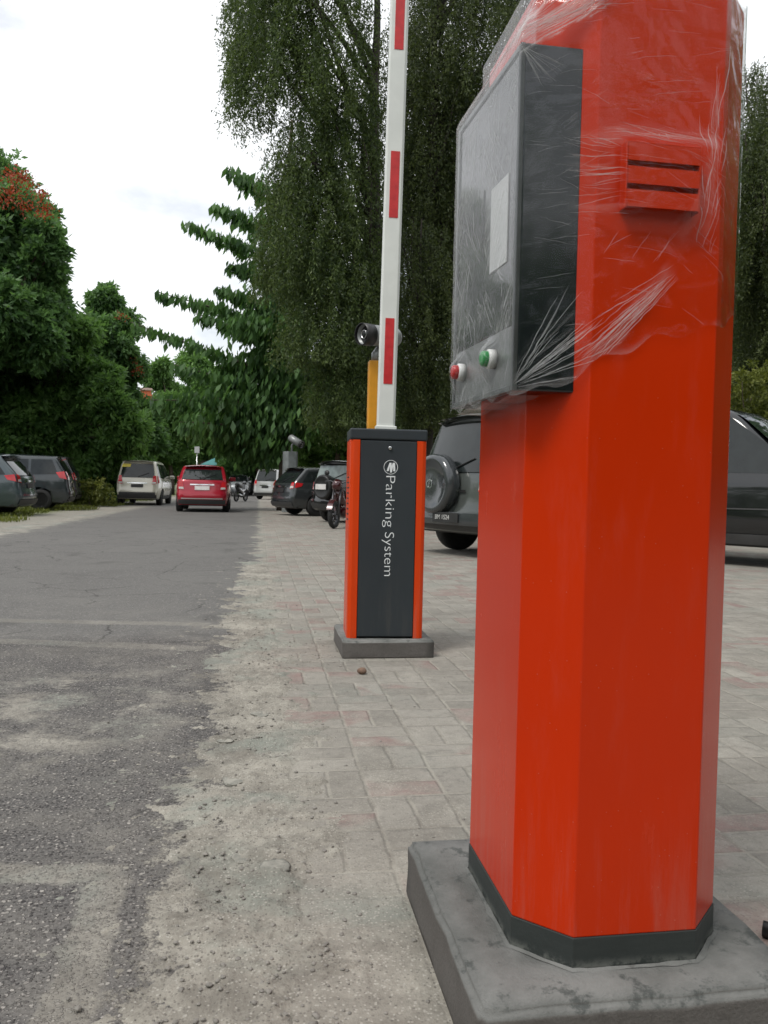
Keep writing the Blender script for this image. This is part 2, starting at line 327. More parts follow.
MT['band'] = t_.done(t_.pbr(c_, .55, normal=t_.bump(n_, .3, .004)))
MT['boxside'] = simple('black_steel_box', (.010, .013, .016), .16, var=.3, scale=3, coat=.4)
MT['acrylic'] = simple('black_acrylic', (.012, .013, .014), .06, var=.2)
MT['greymetal'] = simple('grey_panel', (.15, .155, .155), .36, .5, var=.15)
MT['boxtrim'] = simple('box_edge_trim', (.09, .095, .095), .35, .6)
MT['film'] = film_material()
t_ = NT('film_fold'); tr_ = t_.n('ShaderNodeBsdfTransparent'); p_ = t_.pbr((.80, .81, .81), .18, spec=.6); tl_ = t_.n('ShaderNodeBsdfTranslucent'); tl_.inputs[0].default_value = (.8, .8, .8, 1)
m1_ = t_.n('ShaderNodeMixShader'); m1_.inputs[0].default_value = .35; t_.t.links.new(p_, m1_.inputs[1]); t_.t.links.new(tl_.outputs[0], m1_.inputs[2])
m2_ = t_.n('ShaderNodeMixShader'); m2_.inputs[0].default_value = .62; t_.t.links.new(tr_.outputs[0], m2_.inputs[1]); t_.t.links.new(m1_.outputs[0], m2_.inputs[2]); MT['fold'] = t_.done(m2_.outputs[0])
MT['white'] = simple('white_plastic', (.72, .73, .72), .4, var=.05)
MT['label'] = simple('white_label', (.46, .47, .47), .5, var=.05)
MT['green'] = simple('green_button', (.01, .25, .05), .3, var=.1)
MT['redb'] = simple('red_button', (.45, .012, .012), .3, var=.1)
MT['dark'] = simple('dark_recess', (.008, .008, .008), .8)
MT['boom'] = simple('boom_white_paint', (.66, .68, .65), .38, var=.06, scale=4)
MT['strip'] = simple('red_reflective_strip', (.50, .022, .024), .4, var=.12, scale=30)
MT['letters'] = simple('white_lettering', (.72, .75, .76), .5, var=.05)
MT['steel'] = simple('lock_steel', (.6, .6, .6), .25, 1.0)
MT['yellow'] = simple('yellow_post_paint', (.62, .27, .012), .42, var=.14)
MT['camgrey'] = simple('camera_grey_shell', (.25, .26, .26), .35, .2)
MT['lens'] = simple('camera_lens_glass', (.008, .008, .01), .05)
MT['concrete'] = concrete_material('concrete_plinth_cast', .150)
MT['concrete2'] = concrete_material('concrete_slab_old', .19)
MT['bark'] = simple('bark', (.075, .058, .042), .9, var=.45, scale=5, bump=.8, bscale=22)
MT['barkdark'] = simple('dark_bark', (.035, .028, .022), .9, var=.45, scale=5, bump=.8, bscale=22)
MT['tyre'] = simple('tyre_rubber', (.016, .016, .016), .75, var=.25, scale=20)
MT['rim'] = simple('alloy_rim', (.50, .51, .52), .35, .25, var=.1)
MT['rimdark'] = simple('dark_rim', (.08, .08, .085), .4, .6, var=.1)
MT['glass'] = simple('tinted_car_glass', (.014, .018, .018), .05, var=.2)
MT['glass2'] = simple('pale_car_glass', (.20, .24, .23), .08, var=.25)
MT['taillight'] = simple('red_tail_lamp', (.50, .016, .022), .15, var=.2, coat=.5)
MT['lampclear'] = simple('clear_lamp', (.55, .55, .53), .15, var=.1, coat=.5)
MT['cladding'] = simple('grey_bumper_plastic', (.05, .05, .05), .6, var=.15)
MT['blacktrim'] = simple('black_trim', (.014, .014, .014), .45)
MT['plateblack'] = simple('black_number_plate', (.02, .02, .02), .45)
MT['plateletters'] = simple('plate_digits', (.55, .55, .53), .5)
MT['platewhite'] = simple('white_number_plate', (.68, .66, .64), .5)
MT['chrome'] = simple('chrome', (.72, .73, .74), .12, 1.0, var=.03)
def car_paint(name, col, rough=.22): return simple(name, col, rough, .15, var=.08, scale=1.5, coat=.7)

# ------------------------------------------------------------------ object helpers
def link(o, parent=None):
    COL.objects.link(o)
    if parent: o.parent = parent
    return o
def tag(o, label=None, cat=None, group=None, kind=None):
    if label: o['label'] = label
    if cat: o['category'] = cat
    if group: o['group'] = group
    if kind: o['kind'] = kind
    return o
def thing(name, label, cat, loc=(0, 0, 0), rz=0, group=None):
    o = bpy.data.objects.new(name, None); o.empty_display_size = .1; link(o)
    o.location = loc; o.rotation_euler = (0, 0, rz); return tag(o, label, cat, group)
def clone(root):
    r = root.copy(); COL.objects.link(r)
    def rec(src, dst):
        for ch in list(src.children):
            c = ch.copy(); COL.objects.link(c); c.parent = dst; rec(ch, c)
    rec(root, r); return r
class MB:
    def __init__(s): s.b = bmesh.new()
    def box(s, x0, x1, y0, y1, z0, z1, bev=0.0, mi=0, seg=2):
        t = bmesh.new(); r = bmesh.ops.create_cube(t, size=1)
        for v in t.verts: v.co = Vector(((x0+x1)/2+v.co.x*(x1-x0), (y0+y1)/2+v.co.y*(y1-y0), (z0+z1)/2+v.co.z*(z1-z0)))
        if bev: bmesh.ops.bevel(t, geom=t.edges[:], offset=bev, segments=seg, profile=.5, affect='EDGES')
        return s.add(t, mi)
    def add(s, t, mi=0, mat=None):
        if mat is not None: t.transform(mat)
        mp = {}
        for v in t.verts: mp[v] = s.b.verts.new(v.co)
        for f in t.faces:
            try: nf = s.b.faces.new([mp[v] for v in f.verts]); nf.material_index = mi; nf.smooth = f.smooth
            except ValueError: pass
        t.free(); return s
    def prism(s, pts, z0, z1, bev=0.0, mi=0, axis='z'):
        t = bmesh.new()
        a = [t.verts.new((p[0], p[1], z0)) for p in pts]; b = [t.verts.new((p[0], p[1], z1)) for p in pts]; n = len(pts)
        t.faces.new(a[::-1]); t.faces.new(b)
        for i in range(n): t.faces.new((a[i], a[(i+1) % n], b[(i+1) % n], b[i]))
        bmesh.ops.recalc_face_normals(t, faces=t.faces[:])
        if bev: bmesh.ops.bevel(t, geom=t.edges[:], offset=bev, segments=2, profile=.5, affect='EDGES')
        if axis == 'x': t.transform(Matrix(((0, 0, 1, 0), (1, 0, 0, 0), (0, 1, 0, 0), (0, 0, 0, 1))))   # (a,b,c)->(c,a,b)
        if axis == 'y': t.transform(Matrix(((1, 0, 0, 0), (0, 0, 1, 0), (0, 1, 0, 0), (0, 0, 0, 1))))
        return s.add(t, mi)
    def tube(s, pts, rad, n=8, mi=0, cap=True, smooth=True):
        pts = [Vector(p) for p in pts]
        if not hasattr(rad, '__len__'): rad = [rad]*len(pts)
        rings = []; ref = None
        for i, p in enumerate(pts):
            d = (pts[min(i+1, len(pts)-1)]-pts[max(i-1, 0)]).normalized()
            if ref is None: ref = d.orthogonal().normalized()
            ref = (ref - d*ref.dot(d)); ref = ref.normalized() if ref.length > 1e-6 else d.orthogonal().normalized()
            q = d.cross(ref)
            rings.append([s.b.verts.new(p+(ref*math.cos(2*math.pi*k/n)+q*math.sin(2*math.pi*k/n))*rad[i]) for k in range(n)])
        for i in range(len(rings)-1):
            for k in range(n):
                f = s.b.faces.new((rings[i][k], rings[i][(k+1) % n], rings[i+1][(k+1) % n], rings[i+1][k])); f.smooth = smooth; f.material_index = mi
        if cap:
            for rg in (rings[0][::-1], rings[-1]):
                f = s.b.faces.new(rg); f.material_index = mi
        return s
    def lathe(s, prof, mat, n=20, mi=0, smooth=True):
        # prof: (radius, height) along local z, moved by mat
        t = bmesh.new(); rings = []
        for r_, h in prof: rings.append([t.verts.new((r_*math.cos(2*math.pi*k/n), r_*math.sin(2*math.pi*k/n), h)) for k in range(n)])
        for i in range(len(rings)-1):
            for k in range(n):
                f = t.faces.new((rings[i][k], rings[i][(k+1) % n], rings[i+1][(k+1) % n], rings[i+1][k])); f.smooth = smooth
        if prof[0] != prof[-1]:
            if prof[0][0] > 0: t.faces.new(rings[0][::-1])
            if prof[-1][0] > 0: t.faces.new(rings[-1])
        return s.add(t, mi, mat)
    def quadgrid(s, fn, nu, nv, mi=0, smooth=True):
        g = [[s.b.verts.new(fn(i/nu, j/nv)) for j in range(nv+1)] for i in range(nu+1)]
        for i in range(nu):
            for j in range(nv):
                f = s.b.faces.new((g[i][j], g[i+1][j], g[i+1][j+1], g[i][j+1])); f.smooth = smooth; f.material_index = mi
        return s
    def build(s, name, mats, parent=None, recalc=True, weld=0.0):
        if weld: bmesh.ops.remove_doubles(s.b, verts=s.b.verts[:], dist=weld)
        if recalc: bmesh.ops.recalc_face_normals(s.b, faces=s.b.faces[:])
        me = bpy.data.meshes.new(name); s.b.to_mesh(me); s.b.free()
        for m in (mats if isinstance(mats, (list, tuple)) else [mats]): me.materials.append(m)
        return link(bpy.data.objects.new(name, me), parent)
def frame_mat(loc, axis):
    a = Vector(axis).normalized(); q = a.to_track_quat('Z', 'Y'); m = q.to_matrix().to_4x4(); m.translation = loc; return m

# ------------------------------------------------------------------ world and sun
SUN_EL, SUN_AZ = R(58), R(-128)      # azimuth clockwise from +Y: high, behind the camera's left shoulder
w = bpy.data.worlds.new('World'); sc.world = w; w.use_nodes = True
nt = w.node_tree; nt.nodes.clear()
def wn(t, **k):
    n = nt.nodes.new(t)
    for a, b in k.items(): setattr(n, a, b)
    return n
sky = wn('ShaderNodeTexSky', sky_type='NISHITA'); sky.sun_disc = False; sky.sun_elevation = SUN_EL; sky.sun_rotation = SUN_AZ
sky.air_density = 1.2; sky.dust_density = 2.0
tc = wn('ShaderNodeTexCoord'); mp = wn('ShaderNodeMapping'); mp.inputs['Scale'].default_value = (1, 1, 2.2); mp.inputs['Location'].default_value = (.35, .1, .2)
nz = wn('ShaderNodeTexNoise'); nz.inputs['Scale'].default_value = 2.4; nz.inputs['Detail'].default_value = 7; nz.inputs['Roughness'].default_value = .55
mr = wn('ShaderNodeMapRange'); mr.inputs[1].default_value = .36; mr.inputs[2].default_value = .50; mr.inputs[3].default_value = .45; mr.inputs[4].default_value = 1.0
nz2 = wn('ShaderNodeTexNoise'); nz2.inputs['Scale'].default_value = 3.5; nz2.inputs['Detail'].default_value = 6
cc = wn('ShaderNodeMix', data_type='RGBA'); cc.inputs[6].default_value = (9.4, 9.8, 10.3, 1); cc.inputs[7].default_value = (13.5, 13.6, 13.8, 1)
mx = wn('ShaderNodeMix', data_type='RGBA'); bg = wn('ShaderNodeBackground'); bg.inputs[1].default_value = .1; wo = wn('ShaderNodeOutputWorld')
L = nt.links.new
L(tc.outputs['Generated'], mp.inputs[0]); L(mp.outputs[0], nz.inputs['Vector']); L(mp.outputs[0], nz2.inputs['Vector']); L(nz.outputs['Fac'], mr.inputs[0])
L(nz2.outputs['Fac'], cc.inputs[0]); L(mr.outputs[0], mx.inputs[0]); L(sky.outputs[0], mx.inputs[6]); L(cc.outputs[2], mx.inputs[7]); L(mx.outputs[2], bg.inputs[0]); L(bg.outputs[0], wo.inputs[0])
sl = bpy.data.lights.new('sun', 'SUN'); sl.energy = 2.0; sl.angle = R(16); sl.color = (1, .96, .9); so = link(bpy.data.objects.new('sun', sl))
sd = Vector((math.sin(SUN_AZ)*math.cos(SUN_EL), math.cos(SUN_AZ)*math.cos(SUN_EL), math.sin(SUN_EL)))
so.rotation_euler = sd.to_track_quat('Z', 'Y').to_euler()
sc.view_settings.view_transform = 'Standard'; sc.view_settings.look = 'None'; sc.view_settings.exposure = .1; sc.view_settings.gamma = 1
sc.render.engine = 'CYCLES'; sc.cycles.max_bounces = 8; sc.cycles.transparent_max_bounces = 12; sc.cycles.diffuse_bounces = 3
sc.cycles.use_denoising = True; sc.cycles.caustics_reflective = False; sc.cycles.caustics_refractive = False
try: sc.cycles.denoiser = 'OPENIMAGEDENOISE'
except Exception: pass

# ------------------------------------------------------------------ ground
def sheet(name, pts, z, mat):
    b = bmesh.new(); b.faces.new([b.verts.new((x, y, z)) for x, y in pts]); me = bpy.data.meshes.new(name); b.to_mesh(me); b.free()
    me.materials.append(mat); o = link(bpy.data.objects.new(name, me)); o['kind'] = 'structure'; return o
sheet('ground', [(-700, -200), (700, -200), (700, 900), (-700, 900)], -.012, earth_material())
sheet('road_shoulder', [(-9.5, -6), (-3, -6), (-3, 140), (-9.5, 140)], -.008, shoulder_material())
sheet('road', [(-4.6, -6), (.075, -6), (.075, 140), (-4.6, 140)], -.004, road_material())
sheet('paved_parking_area', [(.07, -6), (26, -6), (26, 80), (.07, 80)], 0, paver_material())

def stone_bits(n, fn, r0, r1, flat=.6):
    m = MB()
    for _ in range(n):
        x, y = fn(); r_ = r0*(r1/r0)**random.random()
        t = bmesh.new(); bmesh.ops.create_icosphere(t, subdivisions=1, radius=r_)
        for v in t.verts: v.co *= random.uniform(.72, 1.15)
        M_ = Matrix.Translation((x, y, max(0, sandh(x, y) if abs(x+.05) < .4 else 0)+r_*flat*.3)) @ Matrix.Rotation(random.random()*6.3, 4, 'Z') @ Matrix.Diagonal((random.uniform(.8, 1.5), 1, flat, 1))
        for f in t.faces: f.smooth = random.random() < .5
        m.add(t, 0, M_)
    return m
def dust_mat():
    t = NT('sandy_dust'); v = t.coord(); dc, dn, dn2 = dust_col(t, v); f = t.noise(v, 120, 4, .75)
    return t.done(t.pbr(t.mix(t.math('MULTIPLY', t.sm(t.math('ADD', t.math('MULTIPLY', f, .5), t.math('MULTIPLY', t.noise(v, 28, 6, .7), .5)), .50, .68), .14), dc, (.12, .108, .094)), .92, normal=t.bump(t.math('ADD', f, t.math('MULTIPLY', dn2, .8)), .65, .007), spec=.2))
NX, NY = 116, 760
xs = np.linspace(-.46, .36, NX); ys = .95+8.6*np.linspace(0, 1, NY)**1.55
def sandh(x, y):
    p = Vector((x, y, 0)); c = .01+.07*mnoise.noise(Vector((y*1.1, 3, 0))); wv = .17+.07*mnoise.noise(Vector((y*2.1, 8, 0)))+.10*mnoise.noise(p*5)
    win = max(-1, 1-((x-c)/max(.06, wv))**2)
    h = .0065*win+.011*mnoise.noise(p*7)*(win > -.6)+.0085*mnoise.noise(p*19)+.0060*abs(mnoise.noise(p*43))+.0028*mnoise.noise(p*90)+.0022*mnoise.noise(p*170)
    return max(-.009, min(h, .024)-.0035) if .97 < y < 9.3 else -.009
m = MB(); g_ = [[m.b.verts.new((x, y, sandh(x, y))) for y in ys] for x in xs]
for i in range(NX-1):
    for j in range(NY-1):
        q = (g_[i][j], g_[i+1][j], g_[i+1][j+1], g_[i][j+1])
        if max(v.co.z for v in q) > -.006: m.b.faces.new(q).smooth = True
bmesh.ops.delete(m.b, geom=[v for v in m.b.verts if not v.link_faces], context='VERTS')
tag(m.build('sand', dust_mat()), 'low ridge of trodden sand along the broken road edge', None, kind='stuff')
def seam():
    y = 1.25+6.5*random.random()**1.7; return random.gauss(-.02, .12), y
t_ = NT('loose_grit'); v_ = t_.coord(); gm = t_.done(t_.pbr(t_.mix(t_.noise(v_, 40, 2), (.10, .095, .085), (.30, .28, .25)), .9))
m = stone_bits(1100, seam, .0013, .0075)
for f_, n_ in (((.15, 1.5, .2, .35), 160), ((.45, 4.2, .2, .25), 90), ((.1, 4.5, .18, .5), 190), ((.0, 3.4, .5, .5), 120)):
    q = stone_bits(n_, lambda: (random.gauss(f_[0], f_[2]), random.gauss(f_[1], f_[3])), .0014, .0065)
    m.add(q.b, 0)
tag(m.build('grit', gm), 'loose grit and crumbs along the road edge', None, kind='stuff')
m = MB()
for x, y, r_ in ((-.057, 2.42, .030), (.022, 2.246, .032), (.062, 2.119, .024), (.051, 1.841, .028), (-.03, 1.9, .020), (-.10, 2.8, .022), (.02, 3.1, .03)):
    t = bmesh.new(); bmesh.ops.create_icosphere(t, subdivisions=3, radius=r_)
    for v in t.verts:
        v.co += v.co.normalized()*r_*(.6*mnoise.noise(v.co*26+Vector((x*9, y*7, 0)))+.25*mnoise.noise(v.co*90)); v.co.z *= .13
    for f in t.faces: f.smooth = True
    m.add(t, 0, Matrix.Translation((x, y, max(-.001, sandh(x, y)-.0025))) @ Matrix.Rotation(random.random()*6, 4, 'Z') @ Matrix.Diagonal((1.35, 1, 1, 1)))
t_ = NT('grey_river_stone'); v_ = t_.coord(); sm_ = t_.done(t_.pbr(t_.mix(t_.sm(t_.noise(v_, 28, 6, .7), .3, .7), (.15, .15, .13), (.31, .295, .255)), .85, normal=t_.bump(t_.noise(v_, 90, 4), .5, .004)))
tag(m.build('embedded_stones', sm_), 'flat grey stones sunk in the sandy road edge', None, kind='stuff')
t = bmesh.new(); bmesh.ops.create_icosphere(t, subdivisions=2, radius=.022)
for v in t.verts: v.co *= 1+.2*mnoise.noise(v.co*60); 
for f in t.faces: f.smooth = True
m = MB(); m.add(t, 0, Matrix.Translation((.498, 3.75, .016)) @ Matrix.Diagonal((1.1, .9, .75, 1)))
tag(m.build('pebble', simple('brown_pebble', (.16, .10, .07), .8, var=.25, scale=30)), 'single brown pebble lying on the pavers before the barrier', 'pebble')

# ------------------------------------------------------------------ ticket dispenser post
PX, PY, PW, PD, PCX, PCY, PB, PT = .4344, 1.2031, .368, .429, .078, .077, .12, 1.712
def octo(g=0.0):
    c = .41*g
    return [(PX+PCX-c, PY-g), (PX+PW-PCX+c, PY-g), (PX+PW+g, PY+PCY-c), (PX+PW+g, PY+PD-PCY+c), (PX+PW-PCX+c, PY+PD+g), (PX+PCX-c, PY+PD+g), (PX-g, PY+PD-PCY+c), (PX-g, PY+PCY-c)]
def slab(name, x0, x1, y0, y1, h, mat, label, ch=.012, jit=.004, rz=0, c0=(0, 0)):
    # cast concrete block with slightly worn, uneven edges
    t = bmesh.new(); bmesh.ops.create_cube(t, size=1)
    for v in t.verts: v.co = Vector(((x0+x1)/2+v.co.x*(x1-x0), (y0+y1)/2+v.co.y*(y1-y0), h/2+v.co.z*h))
    bmesh.ops.bevel(t, geom=[e for e in t.edges if max(v.co.z for v in e.verts) > h*.5], offset=ch, segments=3, affect='EDGES')
    bmesh.ops.subdivide_edges(t, edges=[e for e in t.edges if e.calc_length() > .05], cuts=9, use_grid_fill=True)
    bmesh.ops.triangulate(t, faces=[f for f in t.faces if len(f.verts) > 4])
    for v in t.verts:
        if v.co.z > .01:
            q = v.co*14; d = Vector((mnoise.noise(q), mnoise.noise(q+Vector((7, 3, 1))), mnoise.noise(q+Vector((1, 9, 5)))*.5)); v.co += d*jit
    for f in t.faces: f.smooth = True
    m = MB(); m.add(t); o = m.build(name, mat)
    return tag(o, label, 'plinth')
slab('concrete_plinth', .335, .885, 1.118, 1.70, .12, MT['concrete'], 'weathered grey concrete slab under the tall orange dispenser post', .010, .006)

disp = thing('ticket_dispenser', 'tall orange eight-sided ticket post wrapped in clear film', 'ticket dispenser', (PX+PW/2, PY+PD/2, PB))
DO = Vector(disp.location)
def local(o):
    o.location = -DO if o.parent == disp else (0, 0, 0); return o
# (meshes are written in world coordinates, so each part is shifted back by its thing's place)
m = MB(); m.prism(octo(), PB+.052, PT, .0022); local(m.build('post_shell', MT['orange'], disp))
m = MB(); m.prism(octo(.0015), PB+.002, PB+.052, .001); local(m.build('base_band', MT['band'], disp))
# mortar bead where the post meets the slab
m = MB(); ring = octo(.004)
pts = []
for i in range(8):
    a, b = Vector((*ring[i], 0)), Vector((*ring[(i+1) % 8], 0)); n_ = max(3, int((b-a).length/.008))
    for k in range(n_): pts.append(a.lerp(b, k/n_))
vv = []
for k, p in enumerate(pts):
    d = .004+.006*max(0, mnoise.noise(p*30)+.1); h = .003+.007*max(0, mnoise.noise(p*22+Vector((3, 3, 3)))+.12)
    o_ = (p-Vector((PX+PW/2, PY+PD/2, 0))).normalized()
    vv.append((m.b.verts.new(p+o_*d+Vector((0, 0, PB+.001))), m.b.verts.new(p-o_*.001+Vector((0, 0, PB+h)))))
for k in range(len(vv)):
    a, b = vv[k], vv[(k+1) % len(vv)]; f = m.b.faces.new((a[0], b[0], b[1], a[1])); f.smooth = True
local(m.build('mortar_bead', MT['concrete'], disp))
# control box on the left side; its faces follow a line slightly turned from the post
BN, BF = Vector((.398, 1.222, 0)), Vector((.379, 1.545, 0)); BZ0, BZ1 = 1.049, 1.590
ctl = MB(); ctl.prism([(BN.x, BN.y), (.495, BN.y), (.495, 1.53), (BF.x, BF.y)], BZ0, BZ1, .003)
ctl = local(ctl.build('control_box', MT['boxside'], disp))
bd = (BF-BN).normalized(); bn = Vector((-bd.y, bd.x, 0)); bn = bn if bn.x < 0 else -bn; BL = (BF-BN).length
def bface(s0, s1, z0, z1, d0, d1, mb, bev=.001, mi=0):
    # a slab on the box's long face: s along it from the near edge, z up, d0..d1 out of it
    t = bmesh.new(); c = []
    P = lambda s, d, z: BN+bd*s+bn*d+Vector((0, 0, z))
    v = [t.verts.new(P(s, d, z)) for z in (z0, z1) for s, d in ((s0, d0), (s1, d0), (s1, d1), (s0, d1))]
    for q in ((0, 1, 2, 3), (4, 5, 6, 7), (0, 1, 5, 4), (1, 2, 6, 5), (2, 3, 7, 6), (3, 0, 4, 7)): t.faces.new([v[k] for k in q])
    bmesh.ops.recalc_face_normals(t, faces=t.faces[:])
    if bev: bmesh.ops.bevel(t, geom=t.edges[:], offset=bev, segments=1, affect='EDGES')
    mb.add(t, mi)
m = MB(); bface(.004, BL-.004, 1.156, BZ1-.004, -.001, .004, m); local(m.build('front_panel', MT['acrylic'], ctl))
m = MB(); bface(.004, BL-.004, BZ0+.004, 1.154, -.001, .004, m); local(m.build('button_panel', MT['greymetal'], ctl))
m = MB()
for s0, s1, z0, z1 in ((0, .010, BZ0, BZ1), (BL-.010, BL, BZ0, BZ1), (.010, BL-.010, BZ1-.010, BZ1), (.010, BL-.010, BZ0, BZ0+.010)): bface(s0, s1, z0, z1, -.001, .007, m)
local(m.build('box_frame', MT['boxtrim'], ctl))
m = MB(); bface(.045, .125, 1.262, 1.405, .003, .006, m, .0005); local(m.build('sticker', MT['label'], ctl))
m = MB(); bface(.165, .285, 1.30, 1.42, .003, .006, m, .0005); local(m.build('display_window', MT['lens'], ctl))
for s, z, mt, lab in ((.095, 1.112, 'green', 'green push button in a white collar'), (.262, 1.112, 'redb', 'red push button in a white collar')):
    m = MB(); P = BN+bd*s+Vector((0, 0, z)); fm = frame_mat(P+bn*.003, bn)
    m.lathe([(.0165, 0), (.0165, .012), (.0145, .014), (.012, .014), (.012, .010)], fm, 24, 0)
    m.lathe([(.0133, .009), (.0133, .021), (.0115, .024), (.0055, .0252), (0, .0252)], fm, 24, 1)
    local(m.build('push_button', [MT['white'], MT[mt]], ctl))['label'] = lab
# louvred vent on the front face
VX0, VX1, VZ0, VZ1 = .552, .677, 1.334, 1.437; d = .020
m = MB(); m.box(VX0, VX0+.003, PY-d, PY+.001, VZ0, VZ1, .0008); m.box(VX1-.003, VX1, PY-d, PY+.001, VZ0, VZ1, .0008)
m.box(VX0+.003, VX1-.003, PY-d, PY+.001, VZ1-.003, VZ1, .0006); m.box(VX0+.003, VX1-.003, PY-.003, PY+.0005, VZ0+.008, VZ1-.003, 0, 0)
vent = local(m.build('vent', [MT['orange'], MT['dark']], disp))
for k in range(3):
    z1 = VZ1-.0035-k*.0355
    m = MB(); m.prism([(PY-d-.001, z1), (PY-d-.001, z1-.0265), (PY-d+.0006, z1-.0265), (PY-d+.0006, z1-.0012), (PY-.004, z1+.0035 if k == 0 else z1+.001), (PY-.004, z1+.003 if k == 0 else z1+.0025)][:5], VX0+.0032, VX1-.0032, 0, axis='x')
    local(m.build('slat', MT['orange'], vent))
# film stretched round post and box
A_ = [(BF.x-.0095, BF.y+.004), (BN.x-.0095, BN.y-.0045), (PX+PCX-.004, PY-.004), (PX+PW-PCX+.003, PY-.004), (PX+PW+.004, PY+PCY-.002), (PX+PW+.004, PY+PD-PCY), (PX+PW-PCX, PY+PD+.004), (PX+PCX, PY+PD+.004)]
B_ = [(PX-.004, PY+PD-PCY+.002), (PX-.004, PY+PCY-.002)] + A_[2:]
segn = [64, 22, 60, 14, 8, 5, 8, 8]
zlist = [1.040+.68*k/110 for k in range(111)]
m = MB(); uvl = m.b.loops.layers.uv.new('UVMap'); hem = m.b.verts.layers.float.new('hem')
def zlow(u):      # lower hem, by metres round from the far box edge
    K = [(0, 1.040), (.322, 1.046), (.40, 1.052), (.44, 1.078), (.50, 1.112), (.56, 1.138), (.66, 1.158), (.78, 1.20), (1.2, 1.19), (1.75, 1.05)]
    for (a, za), (b, zb) in zip(K, K[1:]):
        if u <= b: return za+(zb-za)*(u-a)/(b-a)+.006*math.sin(u*70)+.010*mnoise.noise(Vector((u*16, 2, 0)))*(1 if u > .42 else .2)
    return 1.05
def hull(z):
    k = min(1, max(0, (z-1.588)/.10)); k = k*k*(3-2*k)*.85
    return [(a[0]+(b[0]-a[0])*k, a[1]+(b[1]-a[1])*k) for a, b in zip(A_, B_)]
uu = []
acc = 0
for i in range(8):
    a, b = Vector(A_[i]), Vector(A_[(i+1) % 8]); l_ = (b-a).length
    for k in range(segn[i]): uu.append((i, k/segn[i], acc+l_*k/segn[i]))
    acc += l_
uu.append((0, 0, acc))
def film_point(u, z, lift=0.0, jitter=True):
    u = max(0, min(u, acc-1e-4)); t0 = 0
    for i in range(8):
        a, b = Vector(A_[i]), Vector(A_[(i+1) % 8]); l_ = (b-a).length
        if u <= t0+l_ or i == 7: fk = min(1, (u-t0)/l_); break
        t0 += l_
    H_ = hull(z); a, b = H_[i], H_[(i+1) % 8]; p = Vector((a[0]+(b[0]-a[0])*fk, a[1]+(b[1]-a[1])*fk, z))
    e = Vector((b[0]-a[0], b[1]-a[1], 0)).normalized(); nrm = Vector((e.y, -e.x, 0))
    if nrm.dot(Vector((p.x-PX-PW/2, p.y-PY-PD/2, 0))) < 0: nrm = -nrm
    if i == 2:        # tent over the vent
        dx = max(VX0-p.x, 0, p.x-VX1)/.055; dz = max(VZ0-z, 0, z-VZ1)/.035
        q = max(0, 1-math.hypot(dx, dz)); p += nrm*(d-.001)*q*q*(3-2*q)
    if i == 0:        # and over the two push buttons
        for bs, bz in ((.095, 1.112), (.262, 1.112)):
            q = max(0, 1-max(0, math.hypot(BL*(1-fk)-bs, z-bz)-.013)/.026); p += nrm*.0185*q*q*(3-2*q)
    edge = 4*fk*(1-fk)*(0 if i < 1 else .3 if i < 2 else .8)
    p += nrm*(.0022*edge*mnoise.noise(Vector((u*22, z*34+u*20, 0)))+.0010*edge*abs(mnoise.noise(Vector((u*60, z*150+u*60, 3)))))
    return p+nrm*lift
rows = []
for j in range(len(zlist)):
    row = []
    for (i, fk, u) in uu:
        zl = zlow(u); z = zl+(1.722-zl)*j/(len(zlist)-1)
        v = m.b.verts.new(film_point(u, z)); v[hem] = max(0, 1-j/2.2)
        row.append((v, u, z))
    rows.append(row)
for j in range(len(rows)-1):
    for i in range(len(uu)-1):
        q = (rows[j][i], rows[j][i+1], rows[j+1][i+1], rows[j+1][i])
        f = m.b.faces.new([x[0] for x in q]); f.smooth = True
        for l_, x in zip(f.loops, q): l_[uvl].uv = (x[1], x[2])
cr_n = [0]
def crease(u0, z0, u1, z1, w_, bow=0.0):
    """a thin fold of film standing off the sheet, tapering out at both ends"""
    n_ = max(4, int(math.hypot(u1-u0, z1-z0)/.006)); du, dz = u1-u0, z1-z0; L_ = math.hypot(du, dz); pu, pz = -dz/L_, du/L_
    sd = random.random()*50; pv = None
    for k in range(n_+1):
        f = k/n_; o = bow*L_*4*f*(1-f)+.0016*mnoise.noise(Vector((sd, f*L_*60, 0)))
        uu_, zz = u0+du*f+pu*o, z0+dz*f+pz*o
        if zz < zlow(max(0, uu_))+.001 or zz > 1.71: pv = None; continue
        ww = w_*(math.sin(math.pi*min(1, max(.02, f)))**.6)*(.65+.6*abs(mnoise.noise(Vector((sd+9, f*L_*90, 2)))))
        a_ = m.b.verts.new(film_point(uu_-pu*ww*.5, zz-pz*ww*.5, .0006)); c_ = m.b.verts.new(film_point(uu_, zz, .0006+ww*.7)); b_ = m.b.verts.new(film_point(uu_+pu*ww*.5, zz+pz*ww*.5, .0006))
        if pv:
            for x, y in ((0, 1), (1, 2)):
                fc = m.b.faces.new((pv[x], pv[y], (a_, c_, b_)[y], (a_, c_, b_)[x])); fc.smooth = True; fc.material_index = 1
        pv = (a_, c_, b_)
U_ = random.uniform
for k in range(26):                                    # fan from the box's lower near corner
    an = R(U_(8, 66)); r0, r1 = U_(.004, .05), U_(.09, .21); crease(.330+r0*math.cos(an), 1.052+r0*math.sin(an), .330+r1*math.cos(an), 1.052+r1*math.sin(an), U_(.0004, .0013), U_(-.03, .03))
for k in range(20):                                    # pulled towards the vent from the box side
    z0 = U_(1.325, 1.46); crease(U_(.40, .45), z0+U_(-.01, .02), U_(.475, .505), 1.385+(z0-1.385)*.8, U_(.0004, .0011), U_(-.03, .03))
